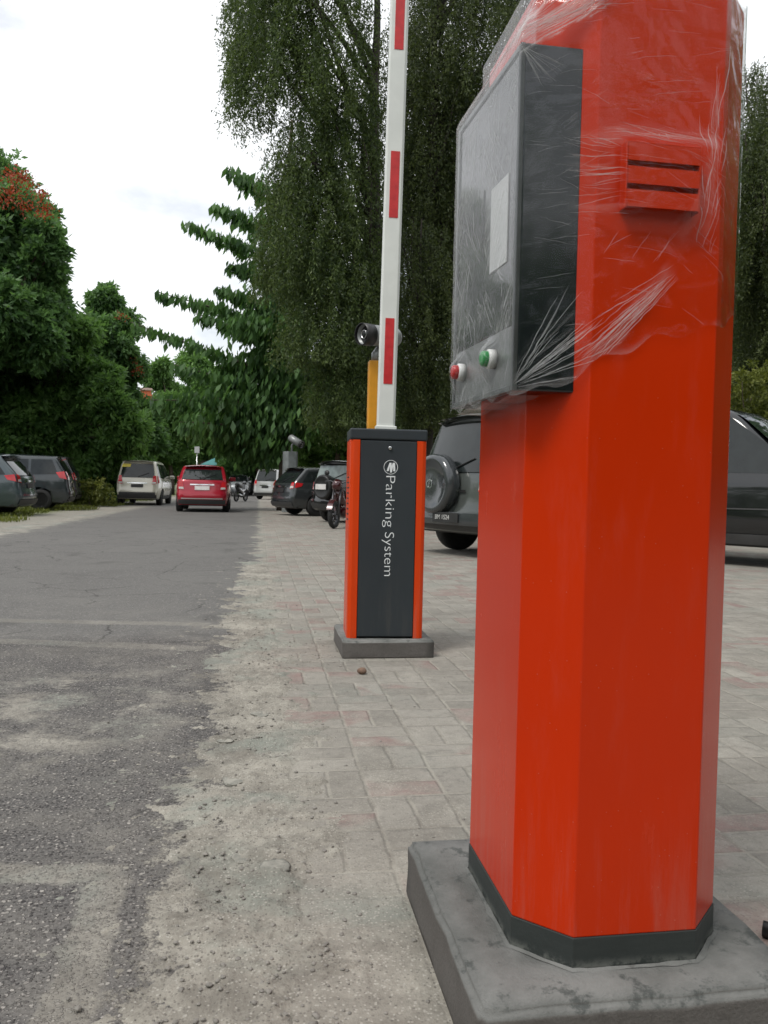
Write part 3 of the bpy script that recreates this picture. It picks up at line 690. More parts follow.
for k in range(16):                                    # above the vent
    crease(U_(.46, .58), U_(1.44, 1.48), U_(.50, .66), U_(1.435, 1.455), U_(.0003, .0010), U_(-.05, .05))
for k in range(5): a0 = U_(.48, .60); crease(a0, U_(1.285, 1.31), a0+U_(-.06, -.02), U_(1.255, 1.28), U_(.0003, .0008))
for k in range(24):                                    # the long diagonal fold across the front
    o = random.gauss(0, .010); f0, f1 = U_(0, .5), U_(.55, 1); x = lambda f: .432+.17*f; y = lambda f: 1.085+.165*f**.9
    crease(x(f0)+o, y(f0)-o*.8, x(f1)+o*.4, y(f1)-o*.3, U_(.0004, .0014), U_(-.03, .03))
for k in range(22):                                    # gathered edge by the right-hand arris
    z0 = U_(1.27, 1.50); u0 = .655+(z0-1.5)*.10+random.gauss(0, .010); crease(u0, z0, u0+U_(-.008, .022), z0+U_(.03, .12), U_(.0004, .0013), U_(-.06, .06))
for k in range(34):                                    # bunched over the box's top corner
    f = U_(0, 1); crease(.30+.04*f+U_(-.01, .01), 1.585+U_(0, .03), .36+.16*f, 1.64+U_(0, .06), U_(.0004, .0016), U_(.0, .12))
for k in range(60):                                   # fine tension lines over the upper front
    u0, z0 = U_(.42, .68), U_(1.18, 1.69); an = R(14-60*(u0-.42)/.26*(1 if z0 < 1.5 else .3)+random.gauss(0, 7)); l_ = U_(.02, .10); crease(u0, z0, u0+l_*math.cos(an), z0+l_*math.sin(an), U_(.0002, .0004), U_(-.04, .04))
for k in range(170):                                   # scratchy creases over the box front
    u0, z0 = U_(.0, .31), U_(1.06, 1.585); an = R(random.choice((random.gauss(128, 9), random.gauss(128, 9), random.gauss(158, 10), random.gauss(80, 10)))); l_ = U_(.012, .09); crease(u0, z0, u0+l_*math.cos(an), z0+l_*math.sin(an), U_(.0002, .0007), U_(-.04, .04))
for k in range(26):                                    # box side
    u0, z0 = U_(.335, .42), U_(1.15, 1.58); an = R(random.gauss(8, 12)); l_ = U_(.02, .07); crease(u0, z0, u0+l_*math.cos(an), z0+l_*math.sin(an), U_(.0002, .0005), U_(-.06, .06))
for k in range(12): an = R(U_(-65, -20)); r1 = U_(.03, .08); crease(.334, 1.58, .334+r1*math.cos(an), 1.58+r1*math.sin(an), U_(.0003, .0008))
m.quadgrid(lambda a, b: Vector((BN.x-.003, BN.y-.004, 1.0435)).lerp(Vector((BF.x-.003, BF.y+.003, 1.040)), a)+Vector((b*.05, 0, .003*math.sin(a*19)-.002)), 14, 5)
local(m.build('plastic_wrap', [MT['film'], MT['fold']], disp, recalc=False))

# ------------------------------------------------------------------ barrier gate
slab('concrete_plinth', .440, .922, 4.09, 4.60, .092, MT['concrete2'], 'small grey concrete block under the barrier gate cabinet', .006, .004)
gate = thing('barrier_gate', 'charcoal and orange parking barrier cabinet with raised striped arm', 'barrier gate', (.676, 4.31, .092), R(-3))
# local frame: x to the right, -y towards the camera, z up; cabinet 0.40 wide, 0.31 deep, 1.10 tall
CW, CD, CHT = .408, .31, 1.105
m = MB(); m.box(-CW/2+.02, CW/2-.02, -CD/2+.006, CD/2-.006, .006, CHT-.06, .003); cab = m.build('cabinet', MT['charcoal'], gate)
m = MB(); m.box(-CW/2, CW/2, -CD/2-.004, CD/2+.004, CHT-.058, CHT, .008); m.build('cap', MT['charcoal'], gate)
m = MB(); m.box(-.147, .147, -CD/2-.005, -CD/2+.004, .012, CHT-.064, .002); fp = m.build('door_panel', MT['charcoal'], gate)
for s in (-1, 1):
    m = MB(); pr = [(s*.150, -CD/2-.001), (s*(CW/2-.022), -CD/2-.001), (s*(CW/2-.006), -CD/2+.008), (s*(CW/2-.001), -CD/2+.024), (s*(CW/2-.001), CD/2-.02), (s*.150, CD/2-.002)]
    m.prism(pr if s > 0 else pr[::-1], 0, CHT-.060, .0015); tr_ = m.build('corner_trim', MT['orange2'], gate)
    if s < 0:
        m = MB()
        for k in range(9): m.box(-CW/2-.001, -CW/2+.004, -.10, .02, .62+k*.028, .628+k*.028, .0012)
        m.build('side_vent', MT['dark'], tr_)
m = MB(); m.lathe([(.0095, 0), (.0095, .006), (.0075, .008), (0, .008)], frame_mat((.006, -CD/2-.005, 1.005), (0, -1, 0)), 18); m.box(-.001+.006, .001+.006, -CD/2-.0138, -CD/2-.012, 1.000, 1.010, 0, 1); m.build('lock', [MT['steel'], MT['dark']], fp)
def text(s, size, loc, rot, mat, parent, name='lettering', off=0, ext=.0006):
    c = bpy.data.curves.new(name, 'FONT'); c.body = s; c.size = size; c.align_x = 'LEFT'; c.align_y = 'CENTER'; c.extrude = ext; c.offset = off
    o = bpy.data.objects.new(name, c); dg = None
    COL.objects.link(o); bpy.context.view_layer.update()
    me = bpy.data.meshes.new_from_object(o.evaluated_get(bpy.context.evaluated_depsgraph_get())); bpy.data.objects.remove(o)
    me.name = name; me.materials.append(mat); q = link(bpy.data.objects.new(name, me), parent); q.location = loc; q.rotation_euler = rot; return q
# writing runs down the door, letters turned a quarter clockwise
for word, z0, w_ in (('Parking', .867, .277), ('System', .567, .235)):
    tx = text(word, .078, (.010, -CD/2-.0056, z0), (R(90), R(90), 0), MT['letters'], fp, off=-.0012)
    tx.scale = (w_/max(v.co.x for v in tx.data.vertices), .92, 1)
# round emblem: a thin ring with a bold two-peak zigzag
m = MB(); lz = .905; ly = -CD/2-.0056
fm = frame_mat((.012, ly+.0006, lz), (0, -1, 0)); m.lathe([(.0375, 0), (.0375, .0008), (.0350, .0008), (.0350, 0), (.0375, 0)], fm, 40, smooth=False)
zig = [(-.022, -.021), (-.007, .023), (.003, .023), (.0045, .008), (.010, .023), (.0215, .023), (.0245, -.021), (.013, -.021), (.0125, .003), (.006, -.028), (-.003, -.028), (-.006, .003), (-.0105, -.021)]
b2 = bmesh.new(); vs = [b2.verts.new((.012+p[0], ly-.0004, lz+p[1])) for p in zig]; f = b2.faces.new(vs); bmesh.ops.triangulate(b2, faces=[f]); m.add(b2)
m.build('emblem', MT['letters'], fp)
# boom arm standing up, tilted a touch to the right
barm = bpy.data.objects.new('boom_arm_pivot', None)
bx0 = -.010
m = MB(); m.prism([(-.041, -.024), (.036, -.024), (.049, -.012), (.049, .012), (.040, .024), (-.040, .024), (-.049, .012), (-.049, -.012)], 0, 3.6, .002)
boom = m.build('boom_arm', MT['boom'], gate); boom.location = (bx0, -.06, CHT+.001); boom.rotation_euler = (0, R(.62), 0)
m = MB(); m.box(-.056, .056, -.034, .034, .0, .020, .004); m.build('collar', MT['boom'], boom)
for k in range(5):
    z = .243+.876*k
    if z < 3.5: m = MB(); m.box(-.022, .026, -.0262, -.0238, z, min(z+.348, 3.59), .0004); m.build('reflective_strip', MT['strip'], boom)

# ------------------------------------------------------------------ camera posts
post = thing('camera_post', 'yellow steel post carrying a grey camera behind the barrier', 'camera post', (.700, 5.0, 0))
m = MB(); m.box(-.037, .037, -.037, .037, .012, 1.68, .006); m.build('pole', MT['yellow'], post)
m = MB(); m.box(-.10, .10, -.10, .10, 0, .012, .002); m.build('base_plate', MT['yellow'], post)
m = MB(); m.tube([(0, 0, 1.68), (0, 0, 1.72), (.03, .03, 1.76)], .022, 10); m.build('bracket', MT['camgrey'], post)
def cctv(parent, loc, direction, r_, L_):
    fm = frame_mat(loc, direction)
    m = MB(); m.lathe([(0, -L_), (r_*.8, -L_), (r_, -L_*.92), (r_, 0), (r_*.9, 0), (r_*.86, -.03)], fm, 24); h = m.build('camera_housing', MT['camgrey'], parent)
    m = MB(); m.lathe([(r_*.88, -.022), (r_*.5, -.02), (r_*.42, -.004), (r_*.2, -.002), (0, -.002)], fm, 24); m.build('lens', MT['lens'], h)
    m = MB(); m.lathe([(r_*1.02, .018), (r_*1.06, .018), (r_*1.06, -.06), (r_*1.02, -.06), (r_*1.02, .018)], fm, 28); m.build('hood', MT['blacktrim'], h)
    m = MB(); m.lathe([(r_*.43, -.004), (r_*.43, .0), (r_*.36, .0), (r_*.36, -.004)], fm, 20); m.build('lens_ring', MT['steel'], h)
    return h
cctv(post, (-.082, -.07, .926+.905), (-.86, -.50, -.05), .064, .27)

gp = thing('camera_pillar', 'pale grey pillar with tilted camera beyond the parked cars', 'camera pillar', (.98, 26.4, 0), R(20))
m = MB(); m.prism([(-.14, -.2), (.14, -.2), (.22, -.11), (.22, .11), (.14, .2), (-.14, .2), (-.22, .11), (-.22, -.11)], 0, 1.98, .01); m.build('pillar_shell', simple('pale_grey_metal', (.20, .22, .22), .7, var=.2), gp)
m = MB(); m.tube([(.05, 0, 1.98), (.05, 0, 2.2), (.12, -.05, 2.28)], .035, 8); m.build('bracket', MT['camgrey'], gp)
cctv(gp, (.26, -.35, 2.20), (.45, -.75, -.45), .12, .55)

# ------------------------------------------------------------------ cars
def pw(K, x):
    if x <= K[0][0]: return K[0][1]
    for (a, va), (b, vb) in zip(K, K[1:]):
        if x <= b:
            t = (x-a)/(b-a); return va+(vb-va)*t
    return K[-1][1]
def spw(K, x, h=.12): return sum(pw(K, x+h*k) for k in (-1, -.5, 0, .5, 1))/5
class Car:
    """y runs from the tail (-) to the nose (+); one shell, everything else laid on it"""
    def __init__(s, name, label, loc, heading, paint, L=4.2, W=1.68, H=1.65, gc=.24, belt=.98, hood=.98, hoodf=.78, ws=(.62, .12), slant=.24, wr=.31, glass='glass', group='cars parked along the road', rear_glass=(.66, .93), roof_drop=.05, rim='rim', tail='tall', cladding=True, plate='plateblack', spoiler=True, rails=False, cat='car', pillar=.07, lite=False, lampy=(.72, .98), bumper_h=.58):
        s.__dict__.update(locals()); H_ = H
        s.root = thing(name, label, cat, loc, -heading, group); r = s.root
        h2 = L/2
        s.RK = [(gc-.05, -h2+.14), (gc+.06, -h2+.05), (.45, -h2), (bumper_h, -h2+.015), (bumper_h+.04, -h2+.05), (belt-.04, -h2+.085), (belt+.04, -h2+.10), (H-.10, -h2+.10+slant*.85), (H, -h2+.12+slant)]
        s.FK = [(gc-.05, h2-.16), (gc+.08, h2-.05), (.5, h2), (.66, h2-.03), (hoodf, h2-.12)]
        yb, yr = h2*ws[0], h2*ws[1]
        s.TK = [(-h2, H-roof_drop), (-h2+slant+.35, H-.015), (-h2*.1, H), (yr, H-.03), (yb, hood), (h2-.55, (hood+hoodf)/2+.06), (h2-.12, hoodf)]
        s.yb, s.yr = yb, yr
        s.ya = (-h2+.78 if L > 3.9 else -h2+.66, h2-.80)
        s.shell(); s.wheels(); s.lights(); s.windows(); s.extras()
    def yrear(s, z): return spw(s.RK, z, .03)
    def yfront(s, z): return spw(s.FK, z, .03)
    def ztop(s, y): return spw(s.TK, y, .16)
    def hw(s, y, z):
        W2 = s.W/2; e = abs(y)/(s.L/2)
        plan = 1-.13*max(0, e-.55)**2/.2
        K = [(s.gc-.06, .90), (s.gc+.1, .965), (.55, 1.0), (s.belt-.12, .99), (s.belt, .955), (s.H-.16, .80), (s.H-.05, .755), (s.H, .69)]
        return W2*plan*spw(K, z, .03)
    def bulge(s, x): return .085*(1-min(1, abs(x)/(s.W/2*.9))**2.2)
    def RY(s, x, z): return s.yrear(z)-s.bulge(x)
    def shell(s):
        nu, nv, nx = (44, 16, 8); m = MB()
        def zb(y):
            z = s.gc
            for c in s.ya:
                d = abs(y-c); rr = s.wr+.075
                if d < rr: z = max(z, s.wr+math.sqrt(rr*rr-d*d)-.02)
            return z
        def sp(u, v, sd):
            y0 = s.yrear(s.H)+(s.yfront(s.hoodf)-s.yrear(s.H))*u; yb_ = -s.L/2+s.L*u
            z0 = zb(yb_); z1 = s.ztop(y0); z = z0+(z1-z0)*v
            y = s.yrear(z)+(s.yfront(min(z, .9))-s.yrear(z))*u
            return Vector((sd*s.hw(y, z), y, z))
        us = [i/nu for i in range(nu+1)]
        for sd in (-1, 1):
            m.quadgrid(lambda a, b: sp(a, b, sd), nu, nv)
        m.quadgrid(lambda a, b: (lambda p: Vector((p.x*(2*b-1), p.y, p.z+.045*(1-(2*b-1)**2))))(sp(a, 1, 1)), nu, nx)
        m.quadgrid(lambda a, b: (lambda p: Vector((p.x*(2*b-1), p.y-(s.bulge(p.x*(2*b-1))-s.bulge(p.x)), p.z+(.045*(1-(2*b-1)**2) if a == 1 else 0))))(sp(0, a, 1)), nv, nx)
        m.quadgrid(lambda a, b: (lambda p: Vector((p.x*(2*b-1), p.y+.10*(1-(2*b-1)**2), p.z+(.045*(1-(2*b-1)**2) if a == 1 else 0))))(sp(1, a, 1)), nv, nx)
        s.body = m.build('body', s.paint, s.root, weld=.0005)
        m = MB(); m.box(-s.W/2+.12, s.W/2-.12, -s.L/2+.14, s.L/2-.25, s.gc-.03, s.wr+.25, .02); m.build('underbody', MT['blacktrim'], s.root)
    def wheel_mesh(s, m, c, sd, r_, wd=.20):
        fm = frame_mat(c, (sd, 0, 0))
        m.lathe([(r_*.66, -wd*.5), (r_*.93, -wd*.5), (r_, -wd*.36), (r_, wd*.36), (r_*.93, wd*.5), (r_*.66, wd*.5)], fm, 28)
    def rim_mesh(s, m, c, sd, r_, wd=.20):
        fm = frame_mat(c, (sd, 0, 0))
        m.lathe([(r_*.67, wd*.5), (r_*.60, wd*.5), (r_*.58, wd*.30), (r_*.12, wd*.36)], fm, 28, 1)
        for k in range(5):
            a = 2*math.pi*k/5+.3
            t = bmesh.new(); bmesh.ops.create_cube(t, size=1)
            for v in t.verts:
                w_ = .055 if v.co.x > 0 else .085
                v.co = Vector(((v.co.x+.5)*r_*.52+r_*.10, v.co.y*w_*r_/.31, wd*.40+v.co.z*.03))
            m.add(t, 0, fm @ Matrix.Rotation(a, 4, 'Z'))
        m.lathe([(r_*.17, wd*.3), (r_*.17, wd*.46), (r_*.12, wd*.48), (0, wd*.48)], fm, 14, 0)
    def wheels(s):
        for y in s.ya:
            for sd in (-1, 1):
                c = (sd*(s.W/2-.125), y, s.wr); m = MB(); s.wheel_mesh(m, c, sd, s.wr); wo_ = m.build('wheel', MT['tyre'], s.root)
                m = MB(); s.rim_mesh(m, c, sd, s.wr); m.build('rim', [MT[s.rim], MT['blacktrim']], wo_)
    # patches on the shell
    def rear(s, m, q, off=.006, mi=0, nu=8, nv=4):
        def fn(a, b):
            p = [q[0][i]*(1-a)*(1-b)+q[1][i]*a*(1-b)+q[2][i]*a*b+q[3][i]*(1-a)*b for i in (0, 1)]
            return Vector((p[0], s.RY(p[0], p[1])-off, p[1]))
        m.quadgrid(fn, nu, nv, mi)
    def side(s, m, q, sd, off=.006, mi=0, nu=8, nv=4):
        def fn(a, b):
            p = [q[0][i]*(1-a)*(1-b)+q[1][i]*a*(1-b)+q[2][i]*a*b+q[3][i]*(1-a)*b for i in (0, 1)]
            return Vector((sd*(s.hw(p[0], p[1])+off), p[0], p[1]))
        m.quadgrid(fn, nu, nv, mi)
    def lights(s):
        z0, z1 = s.lampy
        for sd in (-1, 1):
            m = MB(); xe = s.hw(-s.L/2+.08, (z0+z1)/2)
            s.rear(m, [(sd*xe*.74, z0), (sd*(xe-.012), z0+.02), (sd*(s.hw(-s.L/2+.1, z1)-.012), z1), (sd*xe*.80, z1)], .010, 0, 4, 4)
            yr0, yr1 = s.yrear(z0+.03), s.yrear(z1)
            s.side(m, [(yr0-.004, z0+.03), (yr0+.19, z0+.07), (yr1+.22, z1-.03), (yr1-.002, z1)], sd, .010)
            s.rear(m, [(sd*xe*.75, z0+.02), (sd*xe*.95, z0+.03), (sd*xe*.95, z0+.085), (sd*xe*.76, z0+.085)], .014, 1, 3, 2)
            m.build('tail_light', [MT['taillight'], MT['lampclear']], s.root)
            m = MB(); zf = s.hoodf-.12
            m.quadgrid(lambda a, b: Vector((sd*(s.W/2*.52+a*s.W/2*.34), s.yfront(zf+b*.12)+.10*(1-(.52+a*.34)**2)-.02-.05*a, zf+b*.13)), 4, 3); m.build('headlight', MT['lampclear'], s.root)
    def windows(s):
        g = MT[s.glass]; b, t = s.belt+.03, s.H-.105
        xw = s.hw(-s.L/2+.2, b); m = MB(); f0, f1 = s.rear_glass
        xt = s.hw(-s.L/2+.3, t)
        s.rear(m, [(-xw*.86, b+.02), (xw*.86, b+.02), (xt*.90, t-.01), (-xt*.90, t-.01)], .006)
        s.rw = m.build('rear_window', g, s.root)
        y0 = s.yrear(b)+.22; mid = -s.L*.5+s.L*.26; mid2 = s.yr-.28
        for sd in (-1, 1):
            for q in ([(y0, b+.03), (mid-s.pillar, b), (mid-s.pillar, t), (s.yrear(t)+.14, t)], [(mid, b), (mid2-s.pillar, b), (mid2-s.pillar, t), (mid, t)], [(mid2, b), (s.yb-.16, b-.01), (s.yr-.05, t), (mid2, t)]):
                m = MB(); s.side(m, q, sd, .005, 0, 8, 6); m.build('side_window', g, s.root)
        m = MB(); m.quadgrid(lambda a, c: (lambda y, k: Vector((s.hw(y, s.ztop(y))*.93*k, y, s.ztop(y)+.045*(1-k*k)+.010)))(s.yb-.06+(s.yr+.03-s.yb+.06)*c, 2*a-1), 8, 8); m.build('windscreen', g, s.root)
    def extras(s):
        # plate, bumper cladding, spoiler, mirrors, handles
        m = MB(); pz = s.bumper_h+.10
        s.rear(m, [(-.22, pz), (.22, pz), (.22, pz+.12), (-.22, pz+.12)], .016, 0, 4, 1); s.rear(m, [(-.15, pz+.035), (.15, pz+.035), (.15, pz+.085), (-.15, pz+.085)], .0, 0, 2, 1)
        s.plate_o = m.build('number_plate', MT[s.plate], s.root)
        m = MB(); xb = s.hw(-s.L/2+.05, .4)*.985
        s.rear(m, [(-xb, s.gc+.02), (xb, s.gc+.02), (xb, s.gc+.16), (-xb, s.gc+.16)], .02, 0, 8, 2)
        if s.cladding:
            for sd in (-1, 1):
                q = MB(); s.side(q, [(s.ya[0]+s.wr+.06, s.gc), (s.ya[1]-s.wr-.06, s.gc), (s.ya[1]-s.wr-.06, s.gc+.13), (s.ya[0]+s.wr+.06, s.gc+.13)], sd, .012); q.build('sill_trim', MT['cladding'], s.root)
        m.build('bumper_trim', MT['cladding'], s.root)
        if s.spoiler:
            m = MB(); zt = s.H-s.roof_drop; xs = s.hw(-s.L/2+.3, s.H-.05)*.93
            m.quadgrid(lambda a, c: Vector((xs*(2*a-1), s.RY(xs*(2*a-1), s.H-.02)-.13+.26*c, zt-.015+.045*math.sin(math.pi*min(1, c+.25))+.03*(1-(2*a-1)**2))), 8, 5)
            m.quadgrid(lambda a, c: Vector((xs*(2*a-1), s.RY(xs*(2*a-1), s.H-.02)-.13+.12*c, zt-.02-.03*c+.03*(1-(2*a-1)**2))), 8, 2)
            m.build('spoiler', s.paint, s.root)
        m = MB(); zb_ = s.belt+.07
        m.tube([Vector((.02+.05*k, s.RY(.02+.05*k, zb_+.02*k)-.02, zb_+.02*k)) for k in range(9)], .009, 6); m.build('rear_wiper', MT['blacktrim'], s.root)
        m = MB(); zz = s.bumper_h+.245; s.rear(m, [(-.36, zz), (.36, zz), (.36, zz+.035), (-.36, zz+.035)], .014, 0, 6, 1); m.build('tailgate_strip', MT['chrome'], s.root)
        for sd in (-1, 1):
            m = MB(); yy = s.yb-.22; xx = s.hw(yy, s.belt+.05)
            m.box(min(sd*xx, sd*(xx+.20)), max(sd*xx, sd*(xx+.20)), yy-.05, yy+.05, s.belt+.02, s.belt+.16, .03); m.build('wing_mirror', s.paint, s.root)
            mid = -s.L*.5+s.L*.26; mid2 = s.yr-.28
            for y in (mid+.10, mid2+.10):
                m = MB(); x_ = s.hw(y, s.belt-.10); m.box(min(sd*(x_-.005), sd*(x_+.035)), max(sd*(x_-.005), sd*(x_+.035)), y-.09, y+.09, s.belt-.115, s.belt-.08, .012)
                m.build('door_handle', MT['chrome'] if s.rim == 'rim' else s.paint, s.root)
        if s.rails:
            for sd in (-1, 1):
                m = MB(); xr = s.hw(0, s.H-.03)*.88
                m.tube([(sd*xr, -s.L/2+.65, s.H-.01), (sd*xr, -s.L/2+.8, s.H+.06), (sd*xr, s.yr-.2, s.H+.06), (sd*xr, s.yr-.05, s.H-.02)], .022, 8); m.build('roof_rail', MT['blacktrim'], s.root)
    def spare(s, r_=.36, z=.86, x=0, mat=None, plate=False):
        m = MB(); y = s.yrear(z)-.10
        m.lathe([(r_*.9, 0), (r_, .03), (r_, .16), (r_*.95, .20), (r_*.80, .215), (r_*.78, .208), (r_*.3, .222), (0, .224)], frame_mat((x, y+.02, z), (0, -1, 0)), 36)
        return m.build('spare_wheel_cover', mat or s.paint, s.root)

P_red = car_paint('metallic_red_paint', (.36, .008, .024)); P_white = car_paint('cream_white_paint', (.62, .59, .49))
P_blue = car_paint('slate_blue_paint', (.060, .080, .088)); P_dark = car_paint('dark_grey_paint', (.032, .040, .044)); P_silver = car_paint('silver_paint', (.48, .49, .48))
P_black = car_paint('black_paint', (.012, .013, .014), .14); P_grey = car_paint('grey_green_paint', (.075, .084, .078)); P_char = car_paint('charcoal_grey_paint', (.040, .045, .048))

c = Car('hatchback', 'red hatchback driving away down the road', (-1.76, 26.9, 0), R(-1), P_red, L=3.8, W=1.66, H=1.43, gc=.22, slant=.55, belt=.95, hood=.92, rear_glass=(.6, .9), plate='platewhite', group=None, lampy=(.68, .93), wr=.29)
m = MB(); c.rear(m, [(-.62, .40), (.62, .40), (.62, .43), (-.62, .43)], .018); m.build('bumper_strip', MT['lampclear'], c.root)
c = Car('people_carrier', 'cream white people carrier with a yellow sticker on its rear window', (-4.50, 33.2, 0), R(1), P_white, L=4.15, W=1.68, H=1.68, slant=.26, belt=1.0, rails=False, lampy=(.80, 1.12), wr=.30, group=None)
m = MB(); c.rear(m, [(-.60, 1.44), (-.28, 1.44), (-.26, 1.56), (-.56, 1.56)], .009); m.build('window_sticker', simple('yellow_sticker', (.62, .5, .06), .5), c.rw)
m = MB(); c.rear(m, [(-.66, .36), (.66, .36), (.66, .50), (-.66, .50)], .024); m.build('rear_guard', MT['cladding'], c.root)
G1 = 'cars nosed in beside the left bushes'; G2 = 'cars parked on the block paving'
def parked(px, Yr, hd, L, dz=0):          # put the middle of a tail where the photo has it, return the car's centre
    p = at(px, 500, Yr); return (p.x+math.sin(hd)*L/2, p.y+math.cos(hd)*L/2, 0)
Car('estate_car', 'slate blue estate car with dark rear window nearest the left edge', parked(29, 20.9, R(-89), 4.3), R(-89), P_blue, L=4.3, W=1.70, H=1.46, slant=.42, belt=.93, lampy=(.80, 1.0), group=G1)
Car('people_carrier', 'dark grey people carrier just behind the slate blue car', parked(72, 25.2, R(-97), 4.3), R(-97), P_dark, L=4.3, W=1.68, H=1.58, slant=.30, belt=1.0, lampy=(.88, 1.14), group=G1)
Car('people_carrier', 'dark people carrier mostly hidden behind the other dark grey one', parked(79, 28.6, R(-96), 4.2), R(-96), P_char, L=4.2, W=1.68, H=1.66, slant=.30, lampy=(.88, 1.14), group=G1)
c = Car('people_carrier', 'silver people carrier with its tail towards the road', parked(265, 47.5, R(27), 4.6), R(27), P_silver, L=4.6, W=1.75, H=1.78, slant=.26, belt=1.04, lampy=(.84, 1.14), group=G2)
Car('people_carrier', 'white car whose roof shows above the small dark grey hatchback', parked(287, 33, R(52), 4.4), R(52), P_white, L=4.4, W=1.7, H=1.62, slant=.3, group=G2)
Car('compact_car', 'small dark grey hatchback parked at an angle with red tail lamps', parked(281, 23.6, R(66), 4.1), R(66), P_char, L=4.1, W=1.66, H=1.40, slant=.40, belt=.92, lampy=(.78, .97), rim='rim', group=G2)
c = Car('off_roader', 'black small off-roader with a spare wheel and white plate beside the motorcycle', parked(331, 19.3, R(50), 3.9), R(50), P_black, L=3.9, W=1.62, H=1.50, slant=.12, gc=.30, belt=.98, lampy=(.78, .98), group=G2, glass='glass2')
sp_ = c.spare(.30, .86, -.12, MT['blacktrim']); m = MB(); y = c.yrear(.86)-.10+.02-.235; m.box(-.30, .06, y-.006, y, .80, .93, .004); m.build('spare_plate', MT['platewhite'], sp_)
c = Car('off_roader', 'large grey-green off-roader with a round spare wheel cover', parked(449, 10.4, R(66), 4.5), R(66), P_grey, L=4.5, W=1.82, H=1.90, slant=.30, gc=.32, belt=1.06, lampy=(.86, 1.16), wr=.37, group=G2, rails=True, roof_drop=.08, bumper_h=.60)
sp_ = c.spare(.40, .95, -.14, P_char)
y = c.yrear(.95)-.10+.02-.226
m = MB(); m.lathe([(.062, 0), (.062, .004), (.048, .004), (.048, 0), (.062, 0)], frame_mat((-.14, y, .95), (0, -1, 0)), 28, smooth=False); m.box(-.146, -.134, y-.004, y, .90, 1.0, 0); m.build('emblem', MT['chrome'], sp_)
m = MB(); c.rear(m, [(-.80, .42), (.80, .42), (.80, .58), (-.80, .58)], .10); c.rear(m, [(-.80, .58), (.80, .58), (.80, .585), (-.80, .585)], .05); m.build('rear_bumper', P_char, c.root)
pl = text('BM 1524', .085, (-.06, c.RY(.1, .5)-.104, .515), (R(90), 0, 0), MT['plateletters'], c.plate_o, 'plate_lettering')
m = MB(); m.box(-.12, .42, c.RY(.1, .5)-.102, c.RY(.1, .5)-.09, .45, .58, .004); m.build('plate_backing', MT['plateblack'], c.plate_o)
# black car at the right edge, side towards us
hd = R(142); p = at(752, 545, 8.9)
c = Car('off_roader', 'glossy black car standing beyond the orange post', (p.x+.15-math.sin(hd)*.45+math.cos(hd)*-.0+.62, p.y-math.cos(hd)*.45+.62, 0), hd, P_black, L=4.6, W=1.84, H=2.0, gc=.28, belt=1.14, ws=(.52, .04), wr=.36, rim='rim', group=G2, rails=False)
for sd in (-1, 1):
    mid = -c.L*.5+c.L*.26; mid2 = c.yr-.28
    for yy in (mid-.03, mid2-.03, c.yb-.02):
        m = MB(); c.side(m, [(yy, .40), (yy+.012, .40), (yy+.012, 1.10), (yy, 1.10)], sd, .003, 0, 1, 8); m.build('door_seam', MT['dark'], c.root)
    m = MB(); c.side(m, [(c.ya[0]+.5, .70), (c.ya[1]-.5, .72), (c.ya[1]-.5, .735), (c.ya[0]+.5, .72)], sd, .010, 0, 20, 2); m.build('side_moulding', MT['cladding'], c.root)

# far vehicles at the end of the road
Car('people_carrier', 'pale car seen between the cream carrier and the red hatchback', (-4.05, 52, 0), R(2), P_silver, L=4.2, W=1.66, H=1.62, group='far vehicles along the road')
Car('hatchback', 'silver hatchback coming up the road beyond the red car', (-1.55, 62, 0), R(182), car_paint('pale_silver_paint', (.4, .42, .43)), L=4, W=1.66, H=1.55, group='far vehicles along the road')
Car('people_carrier', 'dark car just visible to the right of the red hatchback', (-2.9, 58, 0), R(1), P_dark, L=4.2, W=1.66, H=1.6, group='far vehicles along the road')

